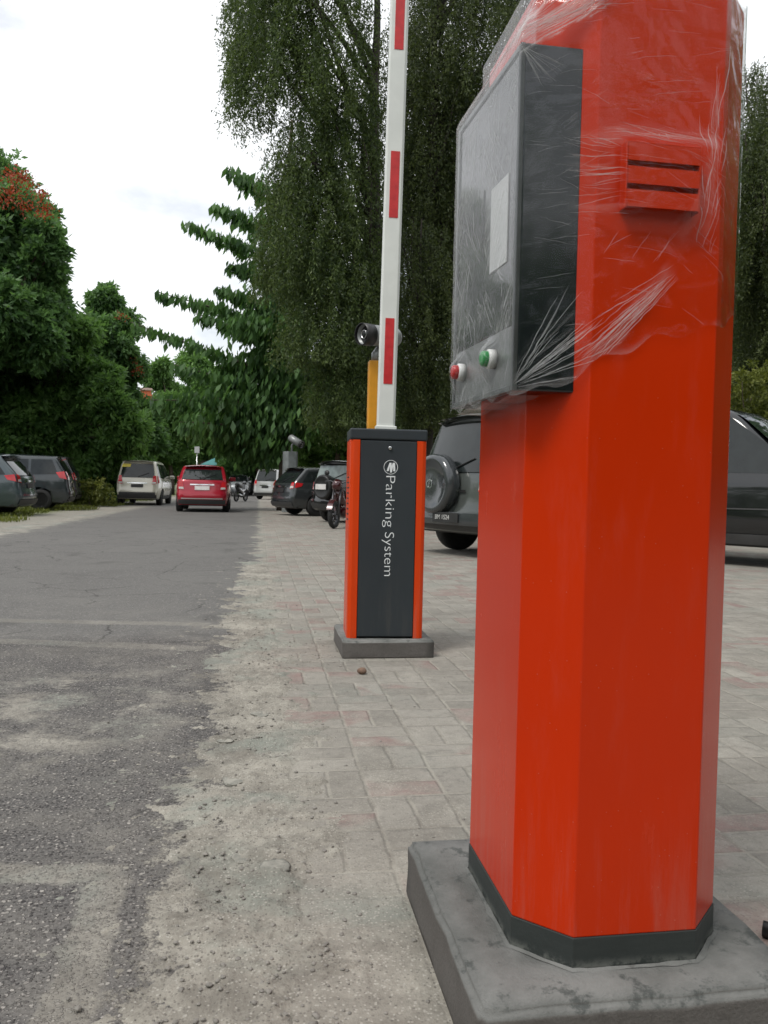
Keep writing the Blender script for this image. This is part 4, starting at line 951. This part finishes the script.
Car('van', 'dark tall van far down the road beyond the red hatchback', (-2.15, 74, 0), R(0), P_blue, L=4.4, W=1.72, H=1.95, group='far vehicles along the road')
Car('hatchback', 'dark red car far down the road beside the dark motorcycle', (-.55, 72, 0), R(4), car_paint('maroon_paint', (.10, .012, .016)), L=3.9, W=1.66, H=1.5, group='far vehicles along the road')
Car('people_carrier', 'grey car at the far end of the row on the paving', (.45, 66, 0), R(18), P_grey, L=4.3, W=1.7, H=1.65, group='far vehicles along the road')
def motorcycle(name, label, loc, heading, paint, group=None, lean=8):
    r_ = thing(name, label, 'motorcycle', loc, -heading, group)
    for y, nm in ((.62, 'front'), (-.62, 'rear')):
        m = MB(); fm = frame_mat((0, y, .29), (1, 0, 0)); m.lathe([(.21, -.035), (.27, -.045), (.29, 0), (.27, .045), (.21, .035), (.21, -.035)], fm, 28); wl = m.build('wheel', MT['tyre'], r_)
        m = MB(); m.lathe([(.215, -.02), (.215, .02), (.19, .02), (.19, -.02), (.215, -.02)], fm, 24)
        for k in range(5):
            a = k*2*math.pi/5; m.tube([(0, y, .29), (0, y+.2*math.cos(a), .29+.2*math.sin(a))], .014, 6)
        m.tube([(-.06, y, .29), (.06, y, .29)], .035, 10); m.build('rim', MT['rimdark'], wl)
    m = MB()
    for sx in (-.08, .08): m.tube([(sx, .62, .29), (sx, .42, .86)], .022, 8)
    m.tube([(-.33, .30, .98), (-.18, .36, 1.0), (0, .40, .92), (.18, .36, 1.0), (.33, .30, .98)], .016, 8); m.build('handlebar', MT['rimdark'], r_)
    m = MB(); m.tube([(0, .38, .86), (0, .30, .60), (0, .0, .48), (0, -.35, .60), (0, -.7, .76)], [.10, .12, .14, .13, .06], 10)
    m.tube([(0, .30, .42), (0, .05, .34), (0, -.18, .34)], [.12, .15, .10], 10); m.build('body', paint, r_)
    m = MB(); m.tube([(0, .08, .74), (0, -.15, .77), (0, -.45, .82), (0, -.66, .86)], [.07, .12, .12, .07], 10); m.build('seat', MT['blacktrim'], r_)
    m = MB(); m.tube([(0, .52, .80), (0, .47, .92), (0, .42, 1.0)], [.07, .12, .08], 10); m.build('headlight_cowl', paint, r_)
    m = MB(); m.quadgrid(lambda a, b: Vector(((b-.5)*.12, .62+.33*math.cos(R(20+130*a)), .29+.33*math.sin(R(20+130*a)))), 12, 3); m.build('front_mudguard', paint, r_)
    m = MB(); m.tube([(.13, -.05, .30), (.15, -.4, .32), (.15, -.8, .42)], [.03, .045, .04], 8); m.build('exhaust', MT['chrome'], r_)
    for sx in (-1, 1):
        m = MB(); m.tube([(sx*.2, .34, 1.0), (sx*.27, .33, 1.14)], .007, 6); m.lathe([(0, -.01), (.055, -.008), (.055, .008), (0, .01)], frame_mat((sx*.28, .33, 1.17), (0, 1, .1)), 14); m.build('mirror', MT['blacktrim'], r_)
    return r_
p = at(339, 520, 17.2); motorcycle('motorcycle', 'black motorcycle with red fairing beside the barrier cabinet', (p.x+.1, p.y, 0), R(205), car_paint('dark_red_fairing', (.045, .006, .008)), 'motorcycles')
p = at(241, 490, 41); motorcycle('motorcycle', 'dark motorcycle standing in the road beyond the red car', (p.x, p.y, 0), R(20), P_black, 'motorcycles')

# ------------------------------------------------------------------ small background things
def canopy(name, label, loc, w_, h_, col, rz=0):
    r_ = thing(name, label, 'canopy', loc, rz, 'canopies at the end of the road'); z = h_
    for sx in (-1, 1):
        for sy in (-1, 1): m = MB(); m.tube([(sx*w_*.45, sy*w_*.35, 0), (sx*w_*.45, sy*w_*.35, z)], .035, 6); m.build('leg', MT['steel'], r_)
    m = MB(); pts = [Vector((sx*w_*.55, sy*w_*.45, z-.06)) for sx, sy in ((-1, -1), (1, -1), (1, 1), (-1, 1))]; apex = [Vector((-w_*.2, 0, z+.55)), Vector((w_*.2, 0, z+.55))]
    v = [m.b.verts.new(q) for q in pts+apex]+[m.b.verts.new(q-Vector((0, 0, .25))) for q in pts]
    for q in ((0, 1, 5, 4), (1, 2, 5), (2, 3, 4, 5), (3, 0, 4), (0, 1, 7, 6), (1, 2, 8, 7), (2, 3, 9, 8), (3, 0, 6, 9)): m.b.faces.new([v[k] for k in q])
    m.build('roof', simple(name+'_cloth', col, .7, var=.15), r_)
p = at(222, 484, 66); canopy('tent', 'blue-green tent roof beyond the red car', (p.x, p.y, 0), 3.0, 2.4, (.06, .22, .22))
p = at(203, 484, 72); canopy('tent', 'pale pink tent roof above the red car', (p.x, p.y, 0), 3.2, 2.3, (.36, .26, .25))
p = at(197, 450, 58); sg = thing('notice_board', 'small white notice board on a pole between the trees', 'sign', (p.x, p.y, 0))
m = MB(); m.tube([(0, 0, 0), (0, 0, 3.0)], .04, 8); m.build('pole', MT['steel'], sg); m = MB(); m.box(-.17, .17, -.06, -.03, 3.0, 3.45, .01); m.build('board', MT['label'], sg)
p = at(146, 420, 50); tw = thing('roof_tower', 'small orange-red tower showing above the far trees', 'tower', (p.x, p.y, 0)); zt = at(146, 391, 50).z
m = MB(); m.box(-.30, .30, -.30, .30, 0, zt, .02); m.build('wall', simple('orange_tower_paint', (.52, .13, .05), .7, var=.15), tw); m = MB(); m.box(-.36, .36, -.36, .36, zt, zt+.14, .02); m.build('parapet', simple('pale_parapet', (.5, .36, .3), .7), tw)
m = MB(); m.tube([(1.022, 1.452, .016), (1.08, 1.40, .016), (1.16, 1.36, .016), (1.4, 1.42, .016)], .016, 10); tag(m.build('conduit', MT['blacktrim']), 'stub of black conduit on the pavers by the slab', 'pipe')

# ------------------------------------------------------------------ trees
def leaves(name, P, D, Ls, Ws, mat, parent, tint):
    """one mesh of many small folded leaves: P base points, D leaf directions, lengths, widths"""
    N = len(P); D = D/np.linalg.norm(D, axis=1, keepdims=True)
    rnd = rng.normal(size=(N, 3)); S = np.cross(D, rnd); S /= np.linalg.norm(S, axis=1, keepdims=True); Nn = np.cross(S, D)
    L_ = Ls[:, None]; W_ = Ws[:, None]
    V = np.empty((N, 4, 3)); V[:, 0] = P; V[:, 1] = P+D*L_*.45+S*W_*.5+Nn*W_*.15; V[:, 2] = P+D*L_; V[:, 3] = P+D*L_*.45-S*W_*.5+Nn*W_*.15
    me = bpy.data.meshes.new(name); me.vertices.add(N*4); me.vertices.foreach_set('co', V.reshape(-1).astype(np.float32))
    me.loops.add(N*4); me.loops.foreach_set('vertex_index', np.arange(N*4, dtype=np.int32))
    me.polygons.add(N); me.polygons.foreach_set('loop_start', np.arange(0, N*4, 4, dtype=np.int32)); me.polygons.foreach_set('loop_total', np.full(N, 4, dtype=np.int32))
    me.update(calc_edges=True); a = me.attributes.new('tint', 'FLOAT', 'FACE'); a.data.foreach_set('value', np.clip(tint, 0, 1).astype(np.float32))
    me.materials.append(mat); return link(bpy.data.objects.new(name, me), parent)
LM = {'olive': leaf_mat('olive_leaf', (.022, .044, .015), (.140, .188, .064), .42), 'deep': leaf_mat('deep_green_leaf', (.030, .074, .030), (.160, .290, .105), .48),
      'mid': leaf_mat('mid_green_leaf', (.042, .098, .030), (.190, .335, .100), .48), 'broad': leaf_mat('broad_green_leaf', (.022, .062, .024), (.14, .265, .085), .42),
      'yellow': leaf_mat('yellow_green_leaf', (.05, .075, .012), (.20, .22, .05), .4), 'dim': leaf_mat('dim_green_leaf', (.020, .036, .013), (.120, .150, .048), .35), 'flower': leaf_mat('orange_red_blossom', (.22, .03, .014), (.42, .08, .03), .3)}
def unit(n):
    v = rng.normal(size=(n, 3)); return v/np.linalg.norm(v, axis=1, keepdims=True)
def limb(m, a, b, r0, r1, n=6, wob=.12, nseg=6):
    a, b = Vector(a), Vector(b); L_ = (b-a).length; pts = []; off = Vector((random.random()*9, random.random()*9, 0))
    for k in range(nseg+1):
        f = k/nseg; p = a.lerp(b, f); q = p*.6+off
        if 0 < k < nseg: p += Vector((mnoise.noise(q), mnoise.noise(q+Vector((5, 0, 0))), mnoise.noise(q+Vector((0, 5, 0)))*.4))*wob*L_*.5
        pts.append(p)
    m.tube(pts, [r0+(r1-r0)*k/nseg for k in range(nseg+1)], n); return pts

def clump_tree(name, label, base, height, clumps, leaf, lm, per, bark='bark', tr=.18, group=None, cat='tree', droop=.3, flower=None, wid=.42, flat=.75, fork=.45):
    """clumps: (x,y,z,r) foliage masses in world space; leaves sit in uneven sprays through each"""
    b = Vector(base); root = thing(name, label, cat, b, 0, group)
    m = MB(); top = Vector(clumps[0][:3]); fk = b.lerp(Vector((top.x, top.y, b.z+height)), fork)
    limb(m, b-b, fk-b, tr, tr*.7, 9, .06)
    for (x, y, z, r_) in clumps: limb(m, fk-b+Vector((0, 0, random.uniform(-.12, .25)*height*.4)), Vector((x, y, z))-b, tr*.45, tr*.10, 6, .14)
    m.build('trunk', MT[bark], root)
    Ps, Ds, Ts = [], [], []
    for (x, y, z, r_) in clumps:
        ns = max(5, int(per*r_*r_/22*1.15)); c = np.array([x, y, z])
        d = unit(ns); rad = r_*(rng.uniform(.25, 1.0, ns)**.8*rng.uniform(.85, 1.22, ns))[:, None]; sc_ = c+d*rad*np.array([1, 1, flat])
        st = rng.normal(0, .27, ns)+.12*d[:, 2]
        for k in range(ns):
            q = 22; dirn = d[k]*.8+unit(1)[0]*.6; dirn[2] -= droop*.6; dirn /= np.linalg.norm(dirn)
            tt = rng.uniform(0, 1, q)[:, None]; ll = min(1.5, r_*.62)*rng.uniform(.6, 1.2)
            pp = sc_[k]+dirn*tt*ll+unit(q)*leaf*.5; pp[:, 2] -= (tt[:, 0]**2)*droop*ll
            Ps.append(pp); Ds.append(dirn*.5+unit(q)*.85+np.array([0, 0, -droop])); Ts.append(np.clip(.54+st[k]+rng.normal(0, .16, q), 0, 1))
    P = np.concatenate(Ps)-np.array(b); D = np.concatenate(Ds); T = np.concatenate(Ts); n = len(P)
    leaves('crown', P, D, leaf*rng.uniform(.7, 1.3, n), leaf*wid*rng.uniform(.8, 1.2, n), LM[lm], root, T)
    if flower:
        Ps = []
        for (x, y, z, r_, n_) in flower:
            for _ in range(n_):
                d = unit(1)[0]; d[2] = abs(d[2])*.7+.1; cc_ = np.array([x, y, z])+d*r_; Ps.append(cc_+rng.normal(0, .13, (14, 3)))
        P = np.concatenate(Ps)-np.array(b); n = len(P); D = unit(n)+np.array([0, 0, .6])
        leaves('blossom', P, D, rng.uniform(.07, .14, n), rng.uniform(.04, .08, n), LM['flower'], root, rng.uniform(0, 1, n))
    return root
def pxl(L_, Y, dy=1.2, split=7):      # photo positions of foliage masses -> world masses at distance Y with spread in depth
    out = []
    for x, y, r_ in L_:
        Yk = Y+random.uniform(-dy, dy); p = at(x, y, Yk); rw = r_*Yk/FPX
        if rw < .7 or split < 2: out.append((p.x, p.y, p.z, rw)); continue
        for k in range(split):
            d = Vector(unit(1)[0])*rw*random.uniform(.3, .98); f = random.uniform(.28, .50)
            out.append((p.x+d.x, p.y+d.y, p.z+d.z*.9, rw*f))
    return out

def weeping_tree(name, label, base, masses, n_str, lm, group, lean=0):
    """tall tree hung with long leafy strands; masses: (x, y, ztop, zbot, r)"""
    b = Vector(base); root = thing(name, label, 'tree', b, 0, group); m = MB()
    H_ = max(q[2] for q in masses)
    tp = limb(m, (0, 0, 0), (lean, .2, H_*.98), .24, .04, 10, .04, 9)
    for (x, y, zt, zb_, r_) in masses:
        for k in range(4):
            z0 = zt*random.uniform(.35, .8); e = Vector((x, y, zt))-b+Vector((random.uniform(-1, 1)*r_*.7, random.uniform(-1, 1)*r_*.7, random.uniform(-.35, -.02)*(zt-zb_)))
            limb(m, Vector((lean*z0/H_, 0, z0)), e, .08, .015, 6, .15)
    m.build('trunk', MT['barkdark'], root)
    Ps, Ds, Ts = [], [], []; A = sum(q[4]*(q[2]-q[3]) for q in masses)
    for (x, y, zt, zb_, r_) in masses:
        ns = int(n_str*r_*(zt-zb_)/A); q = 80
        for k in range(ns):
            a = rng.uniform(0, 2*math.pi); rr = r_*math.sqrt(rng.uniform(.05, 1)); z0 = zb_+(zt-zb_)*rng.uniform(.12, 1.0)
            sag = 1-.55*max(0, (z0-zb_)/(zt-zb_)-.7)/.3
            p0 = np.array([x+rr*math.cos(a)*sag, y+rr*math.sin(a)*sag, z0]); ln = min(rng.uniform(1.0, 2.6), max(.4, z0-zb_+.3))
            tt = np.sort(rng.uniform(0, 1, q)); out = np.array([math.cos(a), math.sin(a), 0])*rng.uniform(.05, .32)
            ph = rng.uniform(0, 6)
            pp = p0+np.stack([out[0]*np.sqrt(tt)+.07*np.sin(tt*5+ph), out[1]*np.sqrt(tt)+.07*np.cos(tt*4+ph), -ln*tt+.25*np.sqrt(tt)], 1)+rng.normal(0, .055, (q, 3))
            dd = unit(q)*.75+np.array([0, 0, -.75]); Ps.append(pp); Ds.append(dd); Ts.append(np.clip(.36+rng.normal(0, .20)+rng.normal(0, .20, q)+.22*(tt-.5), 0, 1))
    P = np.concatenate(Ps)-np.array(b); D = np.concatenate(Ds); T = np.concatenate(Ts); n = len(P)
    leaves('crown', P, D, rng.uniform(.06, .115, n), rng.uniform(.022, .036, n), LM[lm], root, T); return root
GW = 'tall trees behind the car park'
def wm(L_, Y):    # (px centre, py top, py bottom, r px, dY)
    o = []
    for x, y0, y1, r_, dy in L_:
        a, b_ = at(x, y0, Y+dy), at(x, y1, Y+dy); o.append(((a.x+b_.x)/2, Y+dy, a.z, b_.z, r_*(Y+dy)/FPX))
    return o
weeping_tree('weeping_tree', 'tall drooping olive-green tree behind the white barrier arm', (2.55, 18.6, 0), wm([(302, -170, 130, 70, 0), (275, -60, 85, 42, .6), (312, 100, 300, 48, -.3), (345, 60, 330, 40, .3), (325, 230, 365, 40, -.4), (350, 290, 425, 36, .1), (292, 150, 290, 26, .4), (365, 260, 440, 30, .5)], 18), 2500, 'olive', GW)
weeping_tree('weeping_tree', 'darker drooping tree between the barrier arm and the orange post', (4.3, 20.5, 0), wm([(470, -160, 120, 62, 0), (430, 20, 250, 42, .6), (480, 60, 330, 60, 1.0), (420, 220, 430, 44, -.6), (465, 260, 425, 46, .2), (520, 60, 300, 46, 1.5), (395, 300, 440, 34, 0), (440, -60, 260, 46, 1.2), (500, -60, 260, 50, .8), (410, 130, 330, 34, .8), (455, 120, 400, 60, 2.2), (400, 10, 200, 26, 1.4)], 20), 4200, 'dim', GW)
p = at(560, 480, 26); weeping_tree('weeping_tree', 'dim drooping tree mostly behind the orange post', (p.x, 26, 0), wm([(560, -140, 200, 80, 0), (600, 60, 400, 80, 0), (500, 150, 440, 60, 0), (430, 60, 430, 60, 2), (390, 200, 440, 50, 2)], 26), 1900, 'dim', GW)
p = at(760, 480, 19)
weeping_tree('weeping_tree', 'drooping tree to the right of the orange post', (p.x+.5, 19, 0), wm([(800, 70, 240, 66, 0), (765, 110, 300, 30, .3), (820, 200, 360, 60, 0), (775, 60, 330, 40, 1), (760, 150, 410, 34, 1.5), (790, 240, 430, 50, 1.5), (745, 60, 300, 24, 2.5), (755, 260, 420, 30, 3)], 19), 2300, 'dim', GW)
p = at(768, 480, 15.5)
clump_tree('shrub', 'yellow-green shrub behind the black car', (p.x, 15.5, 0), 2.4, pxl([(752, 395, 24), (775, 378, 28), (790, 410, 30), (746, 425, 22), (770, 440, 30), (742, 380, 14)], 15.5, .5), .10, 'yellow', 5200, tr=.06, cat='shrub', droop=.5)

# tiered broad-leaved tree: explicit boughs, big hanging leaves
p = at(283, 480, 28); tb = Vector((p.x, 28, 0)); tier = thing('tiered_tree', 'broad-leaved tree with long tiered boughs reaching left over the road', 'tree', tb)
m = MB(); tops = at(292, 120, 28); limb(m, (0, 0, 0), tops-tb, .22, .05, 9, .03, 8)
bough = [((285, 208), (238, 166)), ((285, 242), (224, 203)), ((285, 266), (196, 221)), ((285, 288), (240, 262)), ((285, 328), (168, 290)), ((285, 316), (228, 285)), ((285, 348), (206, 312)), ((285, 380), (141, 320)), ((285, 396), (182, 362)), ((285, 400), (160, 398)), ((285, 430), (190, 420)), ((285, 290), (330, 270)), ((285, 380), (340, 360)), ((285, 420), (340, 410)), ((285, 330), (325, 320)), ((285, 440), (225, 445)), ((285, 330), (240, 320)), ((285, 410), (215, 395)), ((285, 370), (230, 366))]
Ps, Ds, Ls_, Ts = [], [], [], []
for bi, (a, e) in enumerate(bough):
    for rep in range(1 if bi < 9 else 2):
        dy = random.uniform(-2.2, 2.2)*(0.5 if bi < 9 else 1)
        A3 = at(*a, 28); E3 = at(e[0]-10, e[1]+2, 28+dy)
        pts = limb(m, A3-tb, E3-tb, .05, .012, 6, .06, 10)
        nt_ = 15 if bi < 9 else 18
        for k in range(nt_):
            f = (k+.5)/nt_; P0 = np.array(A3.lerp(E3, f)); arch = .35*math.sin(math.pi*f)
            wtw = (.9*(1-f)+.26); q = int(16+36*(1-f))
            off = rng.normal(0, 1, (q, 3))*np.array([wtw*.3, wtw*.55, (.06 if bi < 9 and f > .3 else wtw*.3+.05)]); pp = P0+off+np.array([0, 0, arch*.3])
            Ps.append(pp); dd = unit(q)*.42+np.array([-.18, 0, -1]); Ds.append(dd); Ls_.append(rng.uniform(.15, .46, q)); Ts.append(np.clip(.45+rng.normal(0, .15)+rng.normal(0, .2, q), 0, 1))
m.build('trunk', MT['bark'], tier)
P = np.concatenate(Ps)-np.array(tb); n = len(P); Lx = np.concatenate(Ls_)
leaves('crown', P, np.concatenate(Ds), Lx, Lx*.42, LM['broad'], tier, np.concatenate(Ts))

# flowering trees on the left
def fl(L_, Y, n_): return [(q[0], q[1], q[2], q[3], n_) for q in pxl(L_, Y, .5, 1)]
p = at(775, 480, 32)
clump_tree('leafy_tree', 'dense dark tree behind the black car and the orange post', (p.x, 32, 0), 9, pxl([(770, 180, 50), (740, 260, 44), (790, 300, 60), (750, 350, 44), (720, 400, 50), (780, 410, 50)], 32, 1.5), .28, 'dim', 3600)
GL = 'trees on the left of the road'
p = at(-30, 480, 30)
clump_tree('flowering_tree', 'tall dark tree with orange-red blossom at the left edge', (p.x, 30, 0), 10, pxl([(0, 250, 40), (6, 218, 30), (30, 244, 24), (22, 285, 30), (-30, 200, 50), (35, 320, 30), (5, 330, 44), (-20, 380, 60), (38, 215, 16), (45, 262, 14), (46, 300, 18), (48, 330, 20), (30, 345, 26), (54, 350, 14), (-40, 290, 60), (16, 200, 12), (52, 235, 9), (56, 275, 8), (34, 208, 9), (46, 225, 9), (54, 315, 9)], 30, 1.4), .25, 'deep', 5200, tr=.25, group=GL, flower=fl([(6, 182, 6), (16, 180, 6), (27, 184, 6), (38, 198, 5), (12, 196, 6), (44, 214, 4), (2, 204, 6), (24, 208, 4)], 27.4, 6), droop=.25)
p = at(60, 480, 33)
clump_tree('leafy_tree', 'dense mid-green tree behind the parked dark cars', (p.x, 33, 0), 6, pxl([(35, 370, 36), (70, 360, 32), (76, 332, 16), (60, 328, 14), (20, 420, 44), (60, 420, 40), (100, 400, 34), (85, 440, 36), (120, 420, 28), (-20, 430, 50), (45, 335, 22), (78, 335, 22)], 33, 1.2), .25, 'mid', 5000, group=GL)
p = at(108, 480, 38)
clump_tree('flowering_tree', 'slimmer dark tree with a few blossoms over the mid-green tree', (p.x, 38, 0), 9, pxl([(104, 310, 18), (110, 335, 24), (96, 345, 20), (120, 360, 24), (100, 375, 28), (120, 388, 20), (140, 440, 20), (138, 418, 15), (146, 425, 12), (146, 410, 10), (104, 298, 12), (122, 325, 14), (90, 325, 12)], 38, .8), .25, 'deep', 6500, group=GL, flower=fl([(132, 362, 4), (140, 372, 3), (122, 318, 3)], 37, 3))
p = at(160, 480, 60)
GF = 'far trees at the end of the road'
p = at(137, 480, 43)
clump_tree('shrub', 'bushy green shrub in front of the orange-red tower', (p.x, 43, 0), 2.4, pxl([(137, 448, 13), (130, 456, 12), (144, 440, 12), (140, 458, 12)], 43, .4), .2, 'mid', 5200, tr=.05, cat='shrub')

clump_tree('leafy_tree', 'hazy mid-green far tree left of the orange tower', (p.x, 60, 0), 9, pxl([(156, 372, 14), (170, 400, 24), (140, 420, 30), (175, 430, 28), (150, 445, 26), (128, 440, 24)], 60, 1.5), .34, 'mid', 4600, group=GF)
for px, Y, L_, lm, lab in ((215, 74, [(200, 385, 30), (230, 400, 32), (190, 415, 30), (215, 430, 34), (245, 430, 30), (180, 440, 26)], 'mid', 'rounded far tree above the red hatchback'),
                           (265, 62, [(270, 400, 34), (250, 425, 34), (290, 430, 34), (262, 450, 28), (240, 450, 26), (310, 440, 34), (300, 400, 34)], 'deep', 'dark far tree shading the end of the road'),
                           (170, 90, [(175, 410, 26), (200, 420, 26), (150, 430, 30), (130, 440, 26), (225, 440, 30), (250, 440, 26), (275, 445, 26), (180, 455, 24), (205, 460, 22), (235, 462, 24)], 'deep', 'low dark trees closing the view behind the tents'),
                           (330, 40, [(320, 420, 40), (350, 400, 40), (300, 440, 30), (340, 450, 34), (375, 440, 36), (410, 430, 40)], 'mid', 'bushy green tree behind the black off-roader'),
                           (440, 34, [(430, 420, 44), (470, 410, 44), (450, 460, 40), (400, 450, 40), (500, 430, 44)], 'dim', 'dim bushy tree behind the grey-green off-roader')):
    p = at(px, 480, Y); clump_tree('leafy_tree', lab, (p.x, Y, 0), 7, pxl(L_, Y, 1.5), .24+Y*.0018, lm, 3800, group=GF)
p = at(-60, 480, 44)
clump_tree('leafy_tree', 'big green tree behind the flowering tree at the left edge', (p.x, 44, 0), 9, pxl([(-40, 380, 60), (20, 400, 50), (-60, 430, 60), (0, 440, 40), (50, 440, 40)], 44, 1.5), .3, 'deep', 3600, group=GL)
# low plants along the left shoulder
GS = 'shrubs along the left shoulder'
for px, Y, L_, lm, lf, lab in ((92, 36, [(88, 470, 15), (100, 462, 16), (112, 474, 14), (80, 482, 12), (96, 486, 12), (108, 488, 11)], 'deep', .2, 'dark arching shrub beside the cream carrier'),
                               (90, 29, [(86, 492, 9), (94, 486, 10), (102, 492, 9), (92, 500, 7)], 'yellow', .12, 'low yellow-green shrub between the dark cars and the cream carrier'),
                               (55, 38, [(30, 455, 20), (55, 450, 20), (10, 455, 22), (75, 455, 18)], 'mid', .18, 'hedge-like shrub behind the parked dark cars'),
                               (165, 60, [(150, 462, 12), (166, 458, 12), (182, 462, 12), (140, 468, 10)], 'mid', .2, 'pale green shrub behind the cream carrier')):
    p = at(px, 500, Y); clump_tree('shrub', lab, (p.x, Y, 0), 1.2, pxl(L_, Y, .5), lf, lm, 4200, tr=.04, group=GS, cat='shrub', droop=.5, fork=.25)
# verge grass under the left-hand cars
n = 26000
X_ = rng.uniform(-11, -4.9, n); Y_ = 17+24*rng.uniform(0, 1, n)**1.2
keep = np.array([mnoise.noise(Vector((x*.7, y*.5, 0))) > -.25+max(0, (x+5.9))*.5 for x, y in zip(X_, Y_)]); X_, Y_ = X_[keep], Y_[keep]; n = len(X_)
g = leaves('verge_grass', np.stack([X_, Y_, np.full(n, -.008)], 1), unit(n)*.5+np.array([0, 0, 1]), rng.uniform(.05, .14, n), rng.uniform(.015, .03, n), LM['yellow'], None, rng.uniform(0, 1, n))
tag(g, 'short grass on the verge under the dark parked cars', None, kind='stuff')

# unseen trees added round the lot to darken reflections in glossy paint and film
P, D, T, Lf = [], [], [], []
for k in range(400):
    az = R(random.uniform(44, 330) if k < 330 else random.uniform(44, 85)); az_d = math.degrees(az)
    if 215 < az_d and random.random() < .6: continue
    dist = random.uniform(15, 21); h_ = random.uniform(4, 15)*(1 if az_d < 215 else .45)
    c0 = np.array([math.sin(az)*dist, math.cos(az)*dist, h_*random.uniform(.2, .85)]); q = 170
    P.append(c0+unit(q)*rng.uniform(.3, 1, q)[:, None]*random.uniform(1.3, 2.6)); D.append(unit(q)+np.array([0, 0, -.4])); T.append(np.clip(rng.normal(.4, .2)+rng.normal(0, .15, q), 0, 1)); Lf.append(rng.uniform(.35, .75, q))
P = np.concatenate(P); P[:, 2] = np.maximum(P[:, 2], .1); Lf = np.concatenate(Lf)
tag(leaves('unseen_treeline', P, np.concatenate(D), Lf, Lf*.55, LM['deep'], None, np.concatenate(T)), 'unseen wood added round the lot to darken reflections', None, kind='stuff')
